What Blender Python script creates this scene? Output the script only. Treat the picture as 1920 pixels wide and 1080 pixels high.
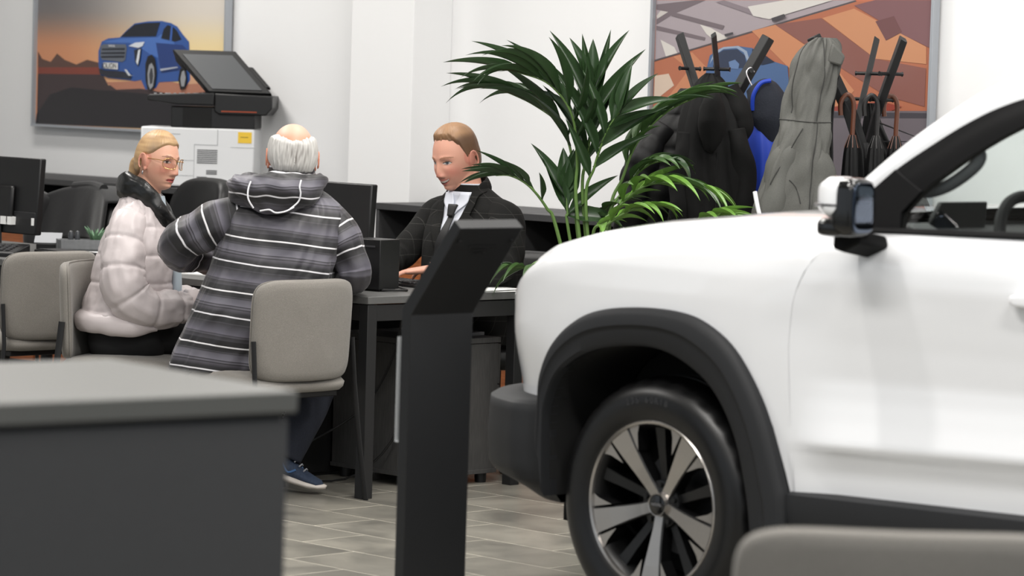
import bpy, bmesh, math, random
from mathutils import Vector, Matrix, Euler, noise
for _o in list(bpy.data.objects): bpy.data.objects.remove(_o)
SC = bpy.context.scene
COL = SC.collection
PI = math.pi
# ---------------------------------------------------------------- camera
def set_camera():
    f_px, pitch, roll, yaw, h = 6000.0, math.radians(3.75), math.radians(1.77), math.radians(45.0), 1.6
    fwd = Vector((math.sin(yaw)*math.cos(pitch), math.cos(yaw)*math.cos(pitch), -math.sin(pitch)))
    right = Vector((math.cos(yaw), -math.sin(yaw), 0)); up = right.cross(fwd)
    r2 = math.cos(roll)*right + math.sin(roll)*up
    u2 = -math.sin(roll)*right + math.cos(roll)*up
    cd = bpy.data.cameras.new('camera'); co = bpy.data.objects.new('camera', cd); COL.objects.link(co)
    co.matrix_world = Matrix(((r2.x, u2.x, -fwd.x, 0), (r2.y, u2.y, -fwd.y, 0), (r2.z, u2.z, -fwd.z, h), (0, 0, 0, 1)))
    cd.sensor_width = 36.0; cd.lens = 36.0*f_px/1920.0
    cd.dof.use_dof = True; cd.dof.focus_distance = 12.3; cd.dof.aperture_fstop = 3.9
    cd.clip_end = 200
    SC.camera = co
set_camera()
# ---------------------------------------------------------------- light
world = bpy.data.worlds.new('daylight'); SC.world = world
world.use_nodes = True
_bg = world.node_tree.nodes['Background']
_bg.inputs[0].default_value = (0.86, 0.93, 1.0, 1); _bg.inputs[1].default_value = .62
def area(name, loc, size, power, rot=(0, 0, 0), color=(1, .97, .93)):
    l = bpy.data.lights.new(name, 'AREA'); l.shape = 'RECTANGLE'; l.size, l.size_y = size; l.energy = power; l.color = color
    o = bpy.data.objects.new(name, l); COL.objects.link(o); o.location = loc; o.rotation_euler = rot
    return o
CEIL = 3.7
for _x, _y, _p in ((4.6, 5.6, 150), (4.6, 9.6, 110), (7.4, 4.2, 120), (7.6, 7.6, 130), (7.4, 11.2, 130), (9.1, 9.3, 60), (9.2, 12.8, 80), (9.4, 6.6, 60), (2.2, 3.0, 100), (5.2, 2.6, 150)):  # last entry is an added fill that brightens the foreground chair
    area('ceiling_and_fill_lamp', (_x, _y, CEIL-.06), (.35, 1.6), _p*.6)
area('spot_lamp', (6.05, 5.95, CEIL-.08), (.16, .16), 34)
SC.view_settings.view_transform = 'Standard'; SC.view_settings.look = 'None'
SC.view_settings.exposure = 0.0; SC.view_settings.gamma = 1.0; SC.view_settings.use_curve_mapping = False
# ---------------------------------------------------------------- helpers
def lin(c):
    return tuple(((v/255)/12.92 if v/255 <= .04045 else ((v/255+.055)/1.055)**2.4) for v in c)
_M = {}
def M(name, rgb=None, rough=.5, metal=0., spec=.5, coat=0., coat_rough=.05, noise_s=None, noise_a=.1, bump_s=None, bump=.2, sheen=0., vcol=None, stretch=None, trans=0., emit=0.):
    """Principled material; noise_s/noise_a tint the base colour, bump_s/bump add fine relief, vcol reads a colour attribute."""
    if name in _M: return _M[name]
    m = bpy.data.materials.new(name); m.use_nodes = True; nt = m.node_tree; b = nt.nodes['Principled BSDF']
    b.inputs['Roughness'].default_value = rough; b.inputs['Metallic'].default_value = metal
    b.inputs['Specular IOR Level'].default_value = spec
    b.inputs['Coat Weight'].default_value = coat; b.inputs['Coat Roughness'].default_value = coat_rough
    b.inputs['Sheen Weight'].default_value = sheen
    b.inputs['Transmission Weight'].default_value = trans
    base = (*lin(rgb), 1) if rgb else (1, 1, 1, 1)
    b.inputs['Base Color'].default_value = base
    src = None
    if vcol:
        a = nt.nodes.new('ShaderNodeVertexColor'); a.layer_name = vcol; src = a.outputs[0]; nt.links.new(src, b.inputs['Base Color'])
    tc = nt.nodes.new('ShaderNodeTexCoord'); vec = tc.outputs['Object']
    if stretch:
        mp = nt.nodes.new('ShaderNodeMapping'); mp.inputs['Scale'].default_value = stretch; nt.links.new(vec, mp.inputs[0]); vec = mp.outputs[0]
    if noise_s:
        n = nt.nodes.new('ShaderNodeTexNoise'); n.inputs['Scale'].default_value = noise_s; n.inputs['Detail'].default_value = 4; nt.links.new(vec, n.inputs['Vector'])
        mr = nt.nodes.new('ShaderNodeMapRange'); mr.inputs[1].default_value = .3; mr.inputs[2].default_value = .7
        mr.inputs[3].default_value = 1-noise_a; mr.inputs[4].default_value = 1+noise_a; nt.links.new(n.outputs[0], mr.inputs[0])
        mx = nt.nodes.new('ShaderNodeMix'); mx.data_type = 'RGBA'; mx.blend_type = 'MULTIPLY'; mx.inputs[0].default_value = 1
        if src: nt.links.new(src, mx.inputs[6])
        else: mx.inputs[6].default_value = base
        nt.links.new(mr.outputs[0], mx.inputs[7]); nt.links.new(mx.outputs[2], b.inputs['Base Color'])
    if bump_s:
        n2 = nt.nodes.new('ShaderNodeTexNoise'); n2.inputs['Scale'].default_value = bump_s; n2.inputs['Detail'].default_value = 3; nt.links.new(vec, n2.inputs['Vector'])
        bp = nt.nodes.new('ShaderNodeBump'); bp.inputs['Strength'].default_value = bump; bp.inputs['Distance'].default_value = .004
        nt.links.new(n2.outputs[0], bp.inputs['Height']); nt.links.new(bp.outputs[0], b.inputs['Normal'])
    if emit:
        b.inputs['Emission Color'].default_value = base; b.inputs['Emission Strength'].default_value = emit
    _M[name] = m
    return m
def glass_mat(name, tint=(.9, .93, .93), refl=.12, rough=.02):
    if name in _M: return _M[name]
    m = bpy.data.materials.new(name); m.use_nodes = True; nt = m.node_tree; nt.nodes.clear()
    o = nt.nodes.new('ShaderNodeOutputMaterial'); t = nt.nodes.new('ShaderNodeBsdfTransparent'); g = nt.nodes.new('ShaderNodeBsdfGlossy'); x = nt.nodes.new('ShaderNodeMixShader')
    t.inputs[0].default_value = (*tint, 1); g.inputs['Roughness'].default_value = rough; x.inputs[0].default_value = refl
    nt.links.new(t.outputs[0], x.inputs[1]); nt.links.new(g.outputs[0], x.inputs[2]); nt.links.new(x.outputs[0], o.inputs[0])
    _M[name] = m
    return m
def cr(P, t):
    """Catmull-Rom through P, t in 0..1; P: list of tuples"""
    n = len(P)-1; x = min(max(t, 0), 1)*n; i = min(int(x), n-1); u = x-i
    a, b, c, d = P[max(i-1, 0)], P[i], P[i+1], P[min(i+2, n)]
    return tuple(.5*((2*b[k])+(-a[k]+c[k])*u+(2*a[k]-5*b[k]+4*c[k]-d[k])*u*u+(-a[k]+3*b[k]-3*c[k]+d[k])*u**3) for k in range(len(b)))
def spl(P, n): return [cr(P, i/(n-1)) for i in range(n)]
def tabf(T):
    """piecewise-linear function from [(x,y)...] sorted by x"""
    def f(x):
        if x <= T[0][0]: return T[0][1]
        for (a, b), (c, d) in zip(T, T[1:]):
            if x <= c: return b+(d-b)*(x-a)/(c-a)
        return T[-1][1]
    return f
def smooth(a, b, x):
    t = min(max((x-a)/(b-a), 0), 1); return t*t*(3-2*t)
class G:
    """collects shapes into one mesh"""
    def __init__(s): s.bm = bmesh.new(); s.at = {}
    def v(s, p): return s.bm.verts.new(p)
    def f(s, vs, mi=0):
        try:
            q = s.bm.faces.new(vs); q.material_index = mi; return q
        except ValueError: return None
    def box(s, c, d, rot=None, mi=0):
        R = Euler(rot).to_matrix() if isinstance(rot, (tuple, list)) else (rot or Matrix.Identity(3)); c = Vector(c)
        V = [s.v(c+R @ Vector((x*d[0]/2, y*d[1]/2, z*d[2]/2))) for x in (-1, 1) for y in (-1, 1) for z in (-1, 1)]
        for q in ((0, 1, 3, 2), (4, 6, 7, 5), (0, 4, 5, 1), (2, 3, 7, 6), (0, 2, 6, 4), (1, 5, 7, 3)): s.f([V[i] for i in q], mi)
        return s
    def b2(s, lo, hi, mi=0):
        return s.box([(a+b)/2 for a, b in zip(lo, hi)], [b-a for a, b in zip(lo, hi)], mi=mi)
    def prism(s, pts, fn, a, b, mi=0):
        """2-D outline pts, fn(p,q,t)->3-D, extruded t=a..b"""
        A = [s.v(fn(p, q, a)) for p, q in pts]; B = [s.v(fn(p, q, b)) for p, q in pts]; n = len(pts)
        s.f(A[::-1], mi); s.f(B, mi)
        for i in range(n): s.f([A[i], A[(i+1) % n], B[(i+1) % n], B[i]], mi)
        return s
    def rings(s, R, closed=True, cap=True, mi=0):
        V = [[s.v(p) for p in r] for r in R]
        for a, b in zip(V, V[1:]):
            n = len(a)
            for i in range(n if closed else n-1): s.f([a[i], a[(i+1) % n], b[(i+1) % n], b[i]], mi)
        if cap and closed: s.f(V[0][::-1], mi); s.f(V[-1], mi)
        return V
    def tube(s, P, r, n=8, cap=True, mi=0, up=None):
        P = [Vector(p) for p in P]; rr = r if isinstance(r, (list, tuple)) else [r]*len(P); R = []; prev = None
        for i, p in enumerate(P):
            t = (P[min(i+1, len(P)-1)]-P[max(i-1, 0)]).normalized()
            if prev is None:
                a = Vector(up) if up else (Vector((0, 0, 1)) if abs(t.z) < .9 else Vector((1, 0, 0)))
            else: a = prev
            x = (a-t*a.dot(t)).normalized(); y = t.cross(x); prev = x
            k = rr[i]; kx, ky = k if isinstance(k, (tuple, list)) else (k, k)
            R.append([p+x*math.cos(2*PI*j/n)*kx+y*math.sin(2*PI*j/n)*ky for j in range(n)])
        s.rings(R, True, cap, mi)
        return s
    def lathe(s, prof, n=32, M4=None, mi=0, cap=False):
        M4 = M4 or Matrix.Identity(4); R = []
        for r, z in prof: R.append([M4 @ Vector((r*math.cos(2*PI*j/n), r*math.sin(2*PI*j/n), z)) for j in range(n)])
        s.rings(R, True, cap, mi)
        return s
    def ell(s, c, r, rot=None, n=16, mi=0):
        R = Euler(rot).to_matrix() if rot else Matrix.Identity(3); c = Vector(c); rows = []
        for i in range(1, n):
            a = PI*i/n; rows.append([c+R @ Vector((r[0]*math.sin(a)*math.cos(2*PI*j/n), r[1]*math.sin(a)*math.sin(2*PI*j/n), r[2]*math.cos(a))) for j in range(n)])
        V = s.rings(rows, True, False, mi); t = s.v(c+R @ Vector((0, 0, r[2]))); b = s.v(c-R @ Vector((0, 0, r[2])))
        for j in range(n): s.f([t, V[0][j], V[0][(j+1) % n]], mi); s.f([b, V[-1][(j+1) % n], V[-1][j]], mi)
        return s
    def grid(s, fn, nu, nv, mi=0):
        V = [[s.v(fn(i/(nu-1), j/(nv-1))) for j in range(nv)] for i in range(nu)]
        for i in range(nu-1):
            for j in range(nv-1): s.f([V[i][j], V[i+1][j], V[i+1][j+1], V[i][j+1]], mi)
        return s
    def build(s, name, mat, parent=None, sm=True, angle=35, bevel=0, seg=2, solid=0, sub=0, loc=None, rot=None, col=None, recalc=True):
        if recalc: bmesh.ops.recalc_face_normals(s.bm, faces=s.bm.faces)
        me = bpy.data.meshes.new(name)
        lay = None
        if col:
            lay = s.bm.verts.layers.float_color.new('col')
            s.bm.verts.index_update()
            for q in s.bm.verts: q[lay] = (*col(q.co)[:3], 1)
        s.bm.to_mesh(me); s.bm.free()
        for m in (mat if isinstance(mat, (list, tuple)) else [mat]): me.materials.append(m)
        if sm:
            me.polygons.foreach_set('use_smooth', [True]*len(me.polygons))
            if angle < 180: me.set_sharp_from_angle(angle=math.radians(angle))
        o = bpy.data.objects.new(name, me); COL.objects.link(o)
        if parent: o.parent = parent
        if loc: o.location = loc
        if rot: o.rotation_euler = rot
        if solid:
            md = o.modifiers.new('solid', 'SOLIDIFY'); md.thickness = solid; md.offset = 0
        if bevel:
            md = o.modifiers.new('bevel', 'BEVEL'); md.width = bevel; md.segments = seg; md.limit_method = 'ANGLE'; md.angle_limit = math.radians(40); md.harden_normals = False
        if sub:
            md = o.modifiers.new('sub', 'SUBSURF'); md.levels = sub; md.render_levels = sub
        return o
def tag(o, label, cat, group=None, kind=None):
    o['label'] = label; o['category'] = cat
    if group: o['group'] = group
    if kind: o['kind'] = kind
    return o
def thing(name, label, cat, loc=(0, 0, 0), rz=0, group=None):
    o = bpy.data.objects.new(name, None); COL.objects.link(o); o.location = loc; o.rotation_euler = (0, 0, rz); o.empty_display_size = .1
    return tag(o, label, cat, group)
def struct(o, label, cat):
    o['kind'] = 'structure'; o['label'] = label; o['category'] = cat
    return o
def part_copy(src, parent):
    c = src.copy(); COL.objects.link(c); c.parent = parent
    for ch in src.children: part_copy(ch, c)
    return c
def copy_tree(o, loc, rz, label=None):
    c = o.copy(); COL.objects.link(c); c.location = loc; c.rotation_euler = (0, 0, rz)
    if label: c['label'] = label
    for ch in o.children: part_copy(ch, c)
    return c
def text_mesh(body, size, mat, name, parent, mtx, depth=.0006):
    cu = bpy.data.curves.new(name, 'FONT'); cu.body = body; cu.size = size; cu.extrude = depth; cu.align_x = 'CENTER'; cu.align_y = 'CENTER'
    t = bpy.data.objects.new(name, cu); COL.objects.link(t)
    dg = bpy.context.evaluated_depsgraph_get(); me = bpy.data.meshes.new_from_object(t.evaluated_get(dg))
    bpy.data.objects.remove(t); me.materials.clear(); me.materials.append(mat)
    o = bpy.data.objects.new(name, me); COL.objects.link(o); o.parent = parent; o.matrix_local = mtx
    return o
def axes(o, x, y, z):
    """matrix with origin o and the given axis vectors"""
    x, y, z = Vector(x), Vector(y), Vector(z)
    return Matrix(((x.x, y.x, z.x, o[0]), (x.y, y.y, z.y, o[1]), (x.z, y.z, z.z, o[2]), (0, 0, 0, 1)))
def nz(x, y=0., z=0.): return noise.noise(Vector((x, y, z)))
# ---------------------------------------------------------------- shared materials
WALL = M('wall_paint', (236, 236, 236), .6, spec=.3, bump_s=60, bump=.04)
GREY = M('grey_fabric', (130, 126, 120), .9, spec=.15, noise_s=420, noise_a=.16, bump_s=500, bump=.35, sheen=.2)
BLK = M('black_plastic', (16, 16, 17), .42)
BLKM = M('black_metal', (27, 27, 28), .5, spec=.4)
ANTH = M('anthracite_board', (60, 60, 61), .55, noise_s=90, noise_a=.06)
DARK = M('dark_board', (20, 20, 21), .6)
WHT = M('white_plastic', (226, 227, 228), .4)
PAPER = M('paper', (238, 238, 236), .8)
WOOD = M('brown_wood', (150, 86, 48), .45, noise_s=8, noise_a=.3, stretch=(1, 1, 12))
# ---------------------------------------------------------------- room
XW = 10.45
def room():
    fl = G().b2((-8, -8, -.12), (XW+.2, 18, -.0007)).build('floor', M('grout', (204, 198, 184), .8, noise_s=3, noise_a=.1), sm=False)
    struct(fl, 'grey stone tile floor with pale grout lines', 'floor')
    tm = bpy.data.materials.new('stone_tile'); tm.use_nodes = True; nt = tm.node_tree; b = nt.nodes['Principled BSDF']
    tc = nt.nodes.new('ShaderNodeTexCoord'); oi = nt.nodes.new('ShaderNodeObjectInfo'); g = nt.nodes.new('ShaderNodeNewGeometry')
    ad = nt.nodes.new('ShaderNodeVectorMath'); ad.operation = 'MULTIPLY_ADD'; ad.inputs[1].default_value = (1, 1, 1)
    nt.links.new(g.outputs['Position'], ad.inputs[0]); nt.links.new(oi.outputs['Random'], ad.inputs[2])
    n1 = nt.nodes.new('ShaderNodeTexNoise'); n1.inputs['Scale'].default_value = 3.2; n1.inputs['Detail'].default_value = 6; n1.inputs['Roughness'].default_value = .62; n1.inputs['Distortion'].default_value = .6
    nt.links.new(ad.outputs[0], n1.inputs['Vector'])
    cr_ = nt.nodes.new('ShaderNodeValToRGB'); e = cr_.color_ramp.elements
    e[0].position = .3; e[0].color = (*lin((100, 98, 92)), 1); e[1].position = .72; e[1].color = (*lin((146, 142, 132)), 1)
    nt.links.new(n1.outputs[0], cr_.inputs[0])
    mr = nt.nodes.new('ShaderNodeMapRange'); mr.inputs[3].default_value = .93; mr.inputs[4].default_value = 1.06; nt.links.new(oi.outputs['Random'], mr.inputs[0])
    mx = nt.nodes.new('ShaderNodeMix'); mx.data_type = 'RGBA'; mx.blend_type = 'MULTIPLY'; mx.inputs[0].default_value = 1
    nt.links.new(cr_.outputs[0], mx.inputs[6]); nt.links.new(mr.outputs[0], mx.inputs[7]); nt.links.new(mx.outputs[2], b.inputs['Base Color'])
    b.inputs['Roughness'].default_value = .32; b.inputs['Specular IOR Level'].default_value = .5
    bp = nt.nodes.new('ShaderNodeBump'); bp.inputs['Strength'].default_value = .08; bp.inputs['Distance'].default_value = .01; nt.links.new(n1.outputs[0], bp.inputs['Height']); nt.links.new(bp.outputs[0], b.inputs['Normal'])
    TW, TL, x0, y0, dl, gap = .29, .58, 8.05, 8.958, .2675, .0065
    tile = G().b2((gap/2, gap/2, -.0045), (TW-gap/2, TL-gap/2, 0)).build('floor_tile', tm, fl, sm=False, recalc=True)
    first = True; rest = G(); n = 0
    for r in range(-8, 44):
        for j in range(-16, 20):
            x, y = x0-TW*r, y0-(r*dl) % TL-TL*j
            if not (-2 < x < XW and -2 < y < 17.5): continue
            u, d = (x-y)*.7071, (x+y)*.7071
            if 9.0 < d < 14.5 and abs(u) < .165*d and x+TW < XW and n < 299:
                o = tile if first else tile.copy(); n += 1
                if not first: COL.objects.link(o); o.parent = fl
                o.location = (x, y, 0); first = False
            else: rest.b2((x+gap/2, y+gap/2, -.0045), (min(x+TW-gap/2, XW), y+TL-gap/2, 0))
    ro = rest.build('further_tiles', tm, fl, sm=False); ro['kind'] = 'stuff'
    w = G().b2((XW, 2.0, 0), (XW+.2, 18, 4)).build('wall_back', WALL, sm=False)
    struct(w, 'plain white showroom wall behind the desks', 'wall')
    c = G().b2((10.2, 10.9, 0), (XW, 11.33, CEIL)).build('wall_column', WALL, sm=False, bevel=.004)
    struct(c, 'white square column standing out from the wall', 'column')
    l = G().b2((-4, 17.0, 0), (XW, 17.2, CEIL)).build('wall_left', WALL, sm=False); struct(l, 'white end wall of the showroom', 'wall')
    ce = G().b2((1.0, 1.5, CEIL), (XW+.2, 17.2, CEIL+.15)).build('ceiling', M('ceiling_white', (205, 205, 205), .8), sm=False); struct(ce, 'pale flat showroom ceiling', 'ceiling')
room()
# ================================================================ furniture
def sup(a, b, e=5., n=64):
    """super-ellipse outline"""
    out = []
    for i in range(n):
        t = 2*PI*i/n; c, s = math.cos(t), math.sin(t)
        out.append((a*math.copysign(abs(c)**(2/e), c), b*math.copysign(abs(s)**(2/e), s)))
    return out
def cushion(g, outline, th, mp, prof=((.02, 1), (.5, 1), (.82, .98), (.94, .85), (.985, .5), (1, 0)), mi=0):
    rows = [[mp(x*k, z*k, d*th/2) for x, z in outline] for k, d in prof]
    rows += [[mp(x*k, z*k, -d*th/2) for x, z in outline] for k, d in prof[::-1][1:]]
    g.rings(rows, True, True, mi)
    return g
def wall_cabinet(ya, yb, label):
    t = thing('wall_cabinet', label, 'cabinet', (10.175, (ya+yb)/2, 0), group='low cabinets along the white wall')
    w = (yb-ya)/2; xf, xb = -.275, .27
    G().b2((xf, -w, .983), (xb, w, 1.013)).build('top_panel', ANTH, t, bevel=.002)
    for s in (-1, 1): G().b2((xf+.004, s*w-.02*(s > 0), .03), (xb, s*w+.02*(s < 0), .983)).build('side_panel', ANTH, t, bevel=.001)
    G().b2((xb-.02, -w+.02, .03), (xb-.004, w-.02, .983)).build('back_panel', DARK, t, sm=False)
    G().b2((xf+.006, -w+.02, .79), (xb-.02, w-.02, .815)).build('shelf', ANTH, t, bevel=.001)
    G().b2((xf+.03, -w+.02, .0), (xb-.02, w-.02, .06)).build('plinth', DARK, t, sm=False)
    for s in (-1, 1):
        d = G().b2((xf, s*w/2-w/2+.012, .065), (xf+.018, s*w/2+w/2-.012, .785)).build('door', WOOD, t, bevel=.002)
        G().tube([(xf-.02, -s*.03, .60), (xf-.02, -s*.03, .74)], .005).box((xf-.01, -s*.03, .61), (.02, .006, .006)).box((xf-.01, -s*.03, .73), (.02, .006, .006)).build('handle', BLKM, d)
    return t
for _i, (_a, _b) in enumerate(((9.02, 9.90), (9.91, 10.80))):
    wall_cabinet(_a, _b, ('low dark grey cabinet with open black shelf behind the potted palm', 'low dark grey cabinet behind the man in the dark suit')[_i])
for _i in range(4):
    wall_cabinet(11.40+.79*_i, 12.18+.79*_i, ('low dark grey cabinet standing just beside the white column', 'low dark grey cabinet carrying the office printer',
                 'low dark grey cabinet under the blue car poster', 'low dark grey cabinet past the desk monitor with the blue plug')[_i])
def grey_chair(name, label, loc, rz, w=.235, top=.838, group='grey upholstered visitor chairs'):
    t = thing(name, label, 'chair', loc, rz, group)
    zc, hz = (top+.462)/2, (top-.462)/2
    def mp(x, z, d):
        zz = zc+z; xx = x*(1+.05*(zz-.6))
        return Vector((xx, -.225+.055*(x/w)**2-d-.05*(zz-.44), zz))
    cushion(G(), sup(w, hz, 6.5, 72), .05, mp).build('backrest', GREY, t, angle=180)
    # piping seam
    G().tube([mp(x*.992, z*.992, -.013)+Vector((0, 0, 0)) for x, z in sup(w, hz, 6.5, 72)]+[mp(w*.992, 0, -.013)], .0028, 6).build('piping', GREY, t)
    cushion(G(), sup(w*.98, .235, 6, 64), .075, lambda x, y, d: Vector((x, y+.01, .452+d-.02*(y/.235)**2*(d > 0)))).build('seat', GREY, t, angle=180)
    G().b2((-w*.8, -.18, .395), (w*.8, .2, .418)).build('seat_frame', BLKM, t, bevel=.004)
    for s in (-1, 1):
        G().tube([(s*(w+.006), -.225+.03, .615), (s*(w+.008), -.212, .45), (s*(w+.032), -.223, .22), (s*(w+.062), -.235, 0)], [(.006, .013)]*4, 10, up=(1, 0, 0)).build('leg', BLKM, t)
        G().tube([(s*(w-.02), .19, .41), (s*(w+.015), .205, .2), (s*(w+.05), .225, 0)], [(.006, .012)]*3, 10, up=(1, 0, 0)).build('leg', BLKM, t)
    return t
grey_chair('visitor_chair', 'grey fabric chair with black legs under the man in the striped jacket', (7.785, 9.06, 0), 0)
grey_chair('visitor_chair', 'grey fabric chair the woman in the pale jacket sits on', (7.742, 9.827, 0), math.radians(-149))
grey_chair('visitor_chair', 'empty grey fabric chair pushed up to the desk with the blue plug', (8.0, 10.895, 0), 0, top=.828)
grey_chair('visitor_chair', 'wide empty grey chair beside the white car door', (4.555, 3.56, 0), math.radians(-45), w=.30, top=.838)
DESKG = M('desk_top_grey', (88, 88, 87), .5, noise_s=120, noise_a=.05)
def desk(y0, y1, label):
    t = thing('office_desk', label, 'desk', (8.5, (y0+y1)/2, 0), group='dark office desks')
    x0, x1, h = -.42, .42, (y1-y0)/2
    G().b2((x0, -h, .737), (x1, h, .765)).build('desk_top', DESKG, t, bevel=.002)
    for a in (-1, 1):
        for b in (-1, 1):
            G().b2((a*.42-.052*(a > 0)+.004*(a < 0), b*h-.052*(b > 0)+.004*(b < 0), 0), (a*.42+.052*(a < 0)-.004*(a > 0), b*h+.052*(b < 0)-.004*(b > 0), .735)).build('leg', BLKM, t, bevel=.002)
    for b in (-1, 1): G().b2((x0+.052, b*h-.048*(b > 0)+.006, .672), (x1-.052, b*h+.048*(b < 0)-.006, .733)).build('cross_beam', BLKM, t, bevel=.001)
    for a in (-1, 1): G().b2((a*.42-.046*(a > 0)+.006, -h+.05, .672), (a*.42+.046*(a < 0)-.006, h-.05, .733)).build('rail', BLKM, t, bevel=.001)
    return t
desk(8.84, 10.44, 'dark desk where the suited man sits across from two visitors')
desk(11.15, 12.75, 'dark desk carrying the succulent planter and a monitor')
def pedestal():
    t = thing('drawer_pedestal', 'dark wood-grain drawer pedestal under the desk', 'drawer unit', (8.675, 9.2, 0))
    PW = M('dark_ash', (62, 61, 60), .55, noise_s=30, noise_a=.22, stretch=(6, 6, .5))
    G().b2((-.21, -.25, .055), (.21, .25, .555)).build('carcass', PW, t, bevel=.001)
    G().b2((-.216, -.257, .557), (.216, .257, .578)).build('top_panel', PW, t, bevel=.001)
    G().b2((-.214, -.255, .04), (.214, .255, .056)).build('base_panel', PW, t, bevel=.001)
    for a in (-1, 1):
        for b in (-1, 1): G().lathe([(.0, 0), (.022, 0), (.024, .02), (.024, .042), (0, .042)], 16, Matrix.Translation((a*.17, b*.21, 0))).build('foot', BLK, t)
    for k in range(3):
        d = G().b2((.211, -.245, .065+.164*k), (.228, .245, .222+.164*k)).build('drawer', PW, t, bevel=.001)
        G().box((.238, 0, .16+.164*k), (.012, .14, .01)).build('handle', BLKM, d, bevel=.002)
    tag(G().box((8.81, 9.10, .585), (.14, .15, .014), (0, 0, .2)).build('magazine', M('grey_cover', (92, 92, 94), .4), bevel=.001), 'grey magazine lying open on the drawer pedestal', 'magazine')
    tag(G().box((8.68, 8.985, .587), (.09, .07, .018), (0, 0, -.05)).build('notepad', PAPER, bevel=.001), 'small white notepad on top of the drawer pedestal', 'notepad')
pedestal()
def printer():
    rz = math.radians(-47)
    t = thing('office_printer', 'white office printer with open black scanner lid on the cabinet', 'printer', (10.12, 12.32, 1.013), rz)
    # local x: along the side that faces the desks, local y: towards the wall
    G().b2((-.285, -.15, .006), (.275, .15, .296)).build('body', WHT, t, bevel=.008)
    for k in (-1, 1):
        for q in (-1, 1): G().b2((k*.24-.02, q*.12-.02, 0), (k*.24+.02, q*.12+.02, .008)).build('foot', BLK, t, sm=False)
    seam = M('seam_grey', (170, 172, 174), .6)
    for a, b in (((-.16, .135), (-.158, .265)), ((-.16, .262), (-.09, .265)), ((-.02, .09), (-.018, .215)), ((-.02, .213), (.095, .216)), ((.093, .213), (.096, .29)), ((-.13, .135), (-.02, .137)), ((.16, .205), (.28, .207)), ((-.13, .06), (-.02, .062)), ((-.02, .0), (-.018, .09))):
        G().b2((a[0], -.1515, a[1]), (b[0], -.149, b[1])).build('seam', seam, t, sm=False)
    vd = M('vent_dark', (60, 60, 62), .7)
    for x0, x1, z0, z1, n in ((-.005, .095, .125, .188, 8), (.042, .095, .072, .088, 3), (-.005, .045, .02, .055, 5)):
        v = G()
        for i in range(n): v.b2((x0, -.1516, z0+(z1-z0)*i/(n-1)-.0022), (x1, -.149, z0+(z1-z0)*i/(n-1)+.0022))
        v.build('vent_slots', vd, t, sm=False)['kind'] = 'stuff'
    st = G().b2((.195, -.1522, .228), (.262, -.1495, .282)).build('yellow_sticker', M('sticker_yellow', (236, 196, 62), .6), t, sm=False); st['label'] = 'yellow warning sticker'
    G().b2((.207, -.1526, .2555), (.245, -.15, .258)).build('sticker_line', M('ink', (60, 55, 40), .7), st, sm=False)
    G().b2((.06, -.19, .0), (.16, -.15, .022)).build('paper_tray', M('tray_grey', (92, 92, 94), .6), t, bevel=.003)
    G().b2((-.14, -.145, .296), (.275, .145, .40)).build('neck', BLK, t, bevel=.006)
    G().b2((-.08, -.15, .30), (.06, -.13, .392)).build('exit_slot', M('slot_black', (8, 8, 8), .8), t, sm=False)
    G().prism([(.075, .38), (.075, .468), (.36, .462), (.36, .40), (.33, .365), (.10, .365)], lambda p, q, k: Vector((p, k, q)), -.16, .15).build('scanner_body', BLK, t, bevel=.006)
    G().b2((.11, -.163, .378), (.285, -.155, .384)).build('orange_strip', M('strip_orange', (150, 62, 30), .5), t, sm=False)
    cp = G().prism([(-.255, .425), (-.255, .448), (-.24, .455), (.075, .47), (.075, .41), (-.1, .408)], lambda p, q, k: Vector((p, k, q)), -.17, .02).build('control_panel', BLK, t, bevel=.005)
    cols = ((210, 90, 40), (60, 150, 190), (200, 170, 120), (120, 130, 200), (150, 150, 150))
    for i in range(12):
        x = -.225+.023*i
        G().box((x, -.1+.03*(i % 3), .4585+.0006*i), (.012, .014, .006), (0, -.045, 0)).build('button', M('button_%d' % (i % 5), cols[i % 5 if i > 6 else 4], .5), cp, bevel=.001)
    # lid leaning open: hinge line -> raised edge
    A, B = Vector((.05, -.10, .478)), Vector((.33, -.10, .478)); up = Vector((-.185, .1, .19)); n = (B-A).cross(up).normalized()
    if n.y > 0: n = -n
    def L(u, v, w): return A+(B-A)*u+up*v+n*w
    def slab(u0, u1, v0, v1, w0, w1): return G().prism([(u0, v0), (u1, v0), (u1, v1), (u0, v1)], L, w0, w1)
    slab(-.06, 1.06, -.02, 1.06, -.06, 0).build('lid', BLK, t, bevel=.006)
    slab(.05, .93, .05, .93, 0, .005).build('lid_pad', M('pad_grey', (86, 88, 90), .3), t, bevel=.001)
    slab(-.03, .62, .86, 1.12, -.15, -.05).build('document_feeder', BLK, t, bevel=.008)
    slab(.9, 1.28, .45, .98, -.16, -.13).build('feeder_tray', BLK, t, bevel=.006)
    slab(.98, 1.1, .35, .6, -.14, -.04).build('tray_arm', BLK, t, bevel=.006)
    slab(-.02, .16, 1.08, 1.125, -.105, -.09).build('name_badge', M('badge', (190, 190, 190), .4), t, sm=False)
printer()
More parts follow.
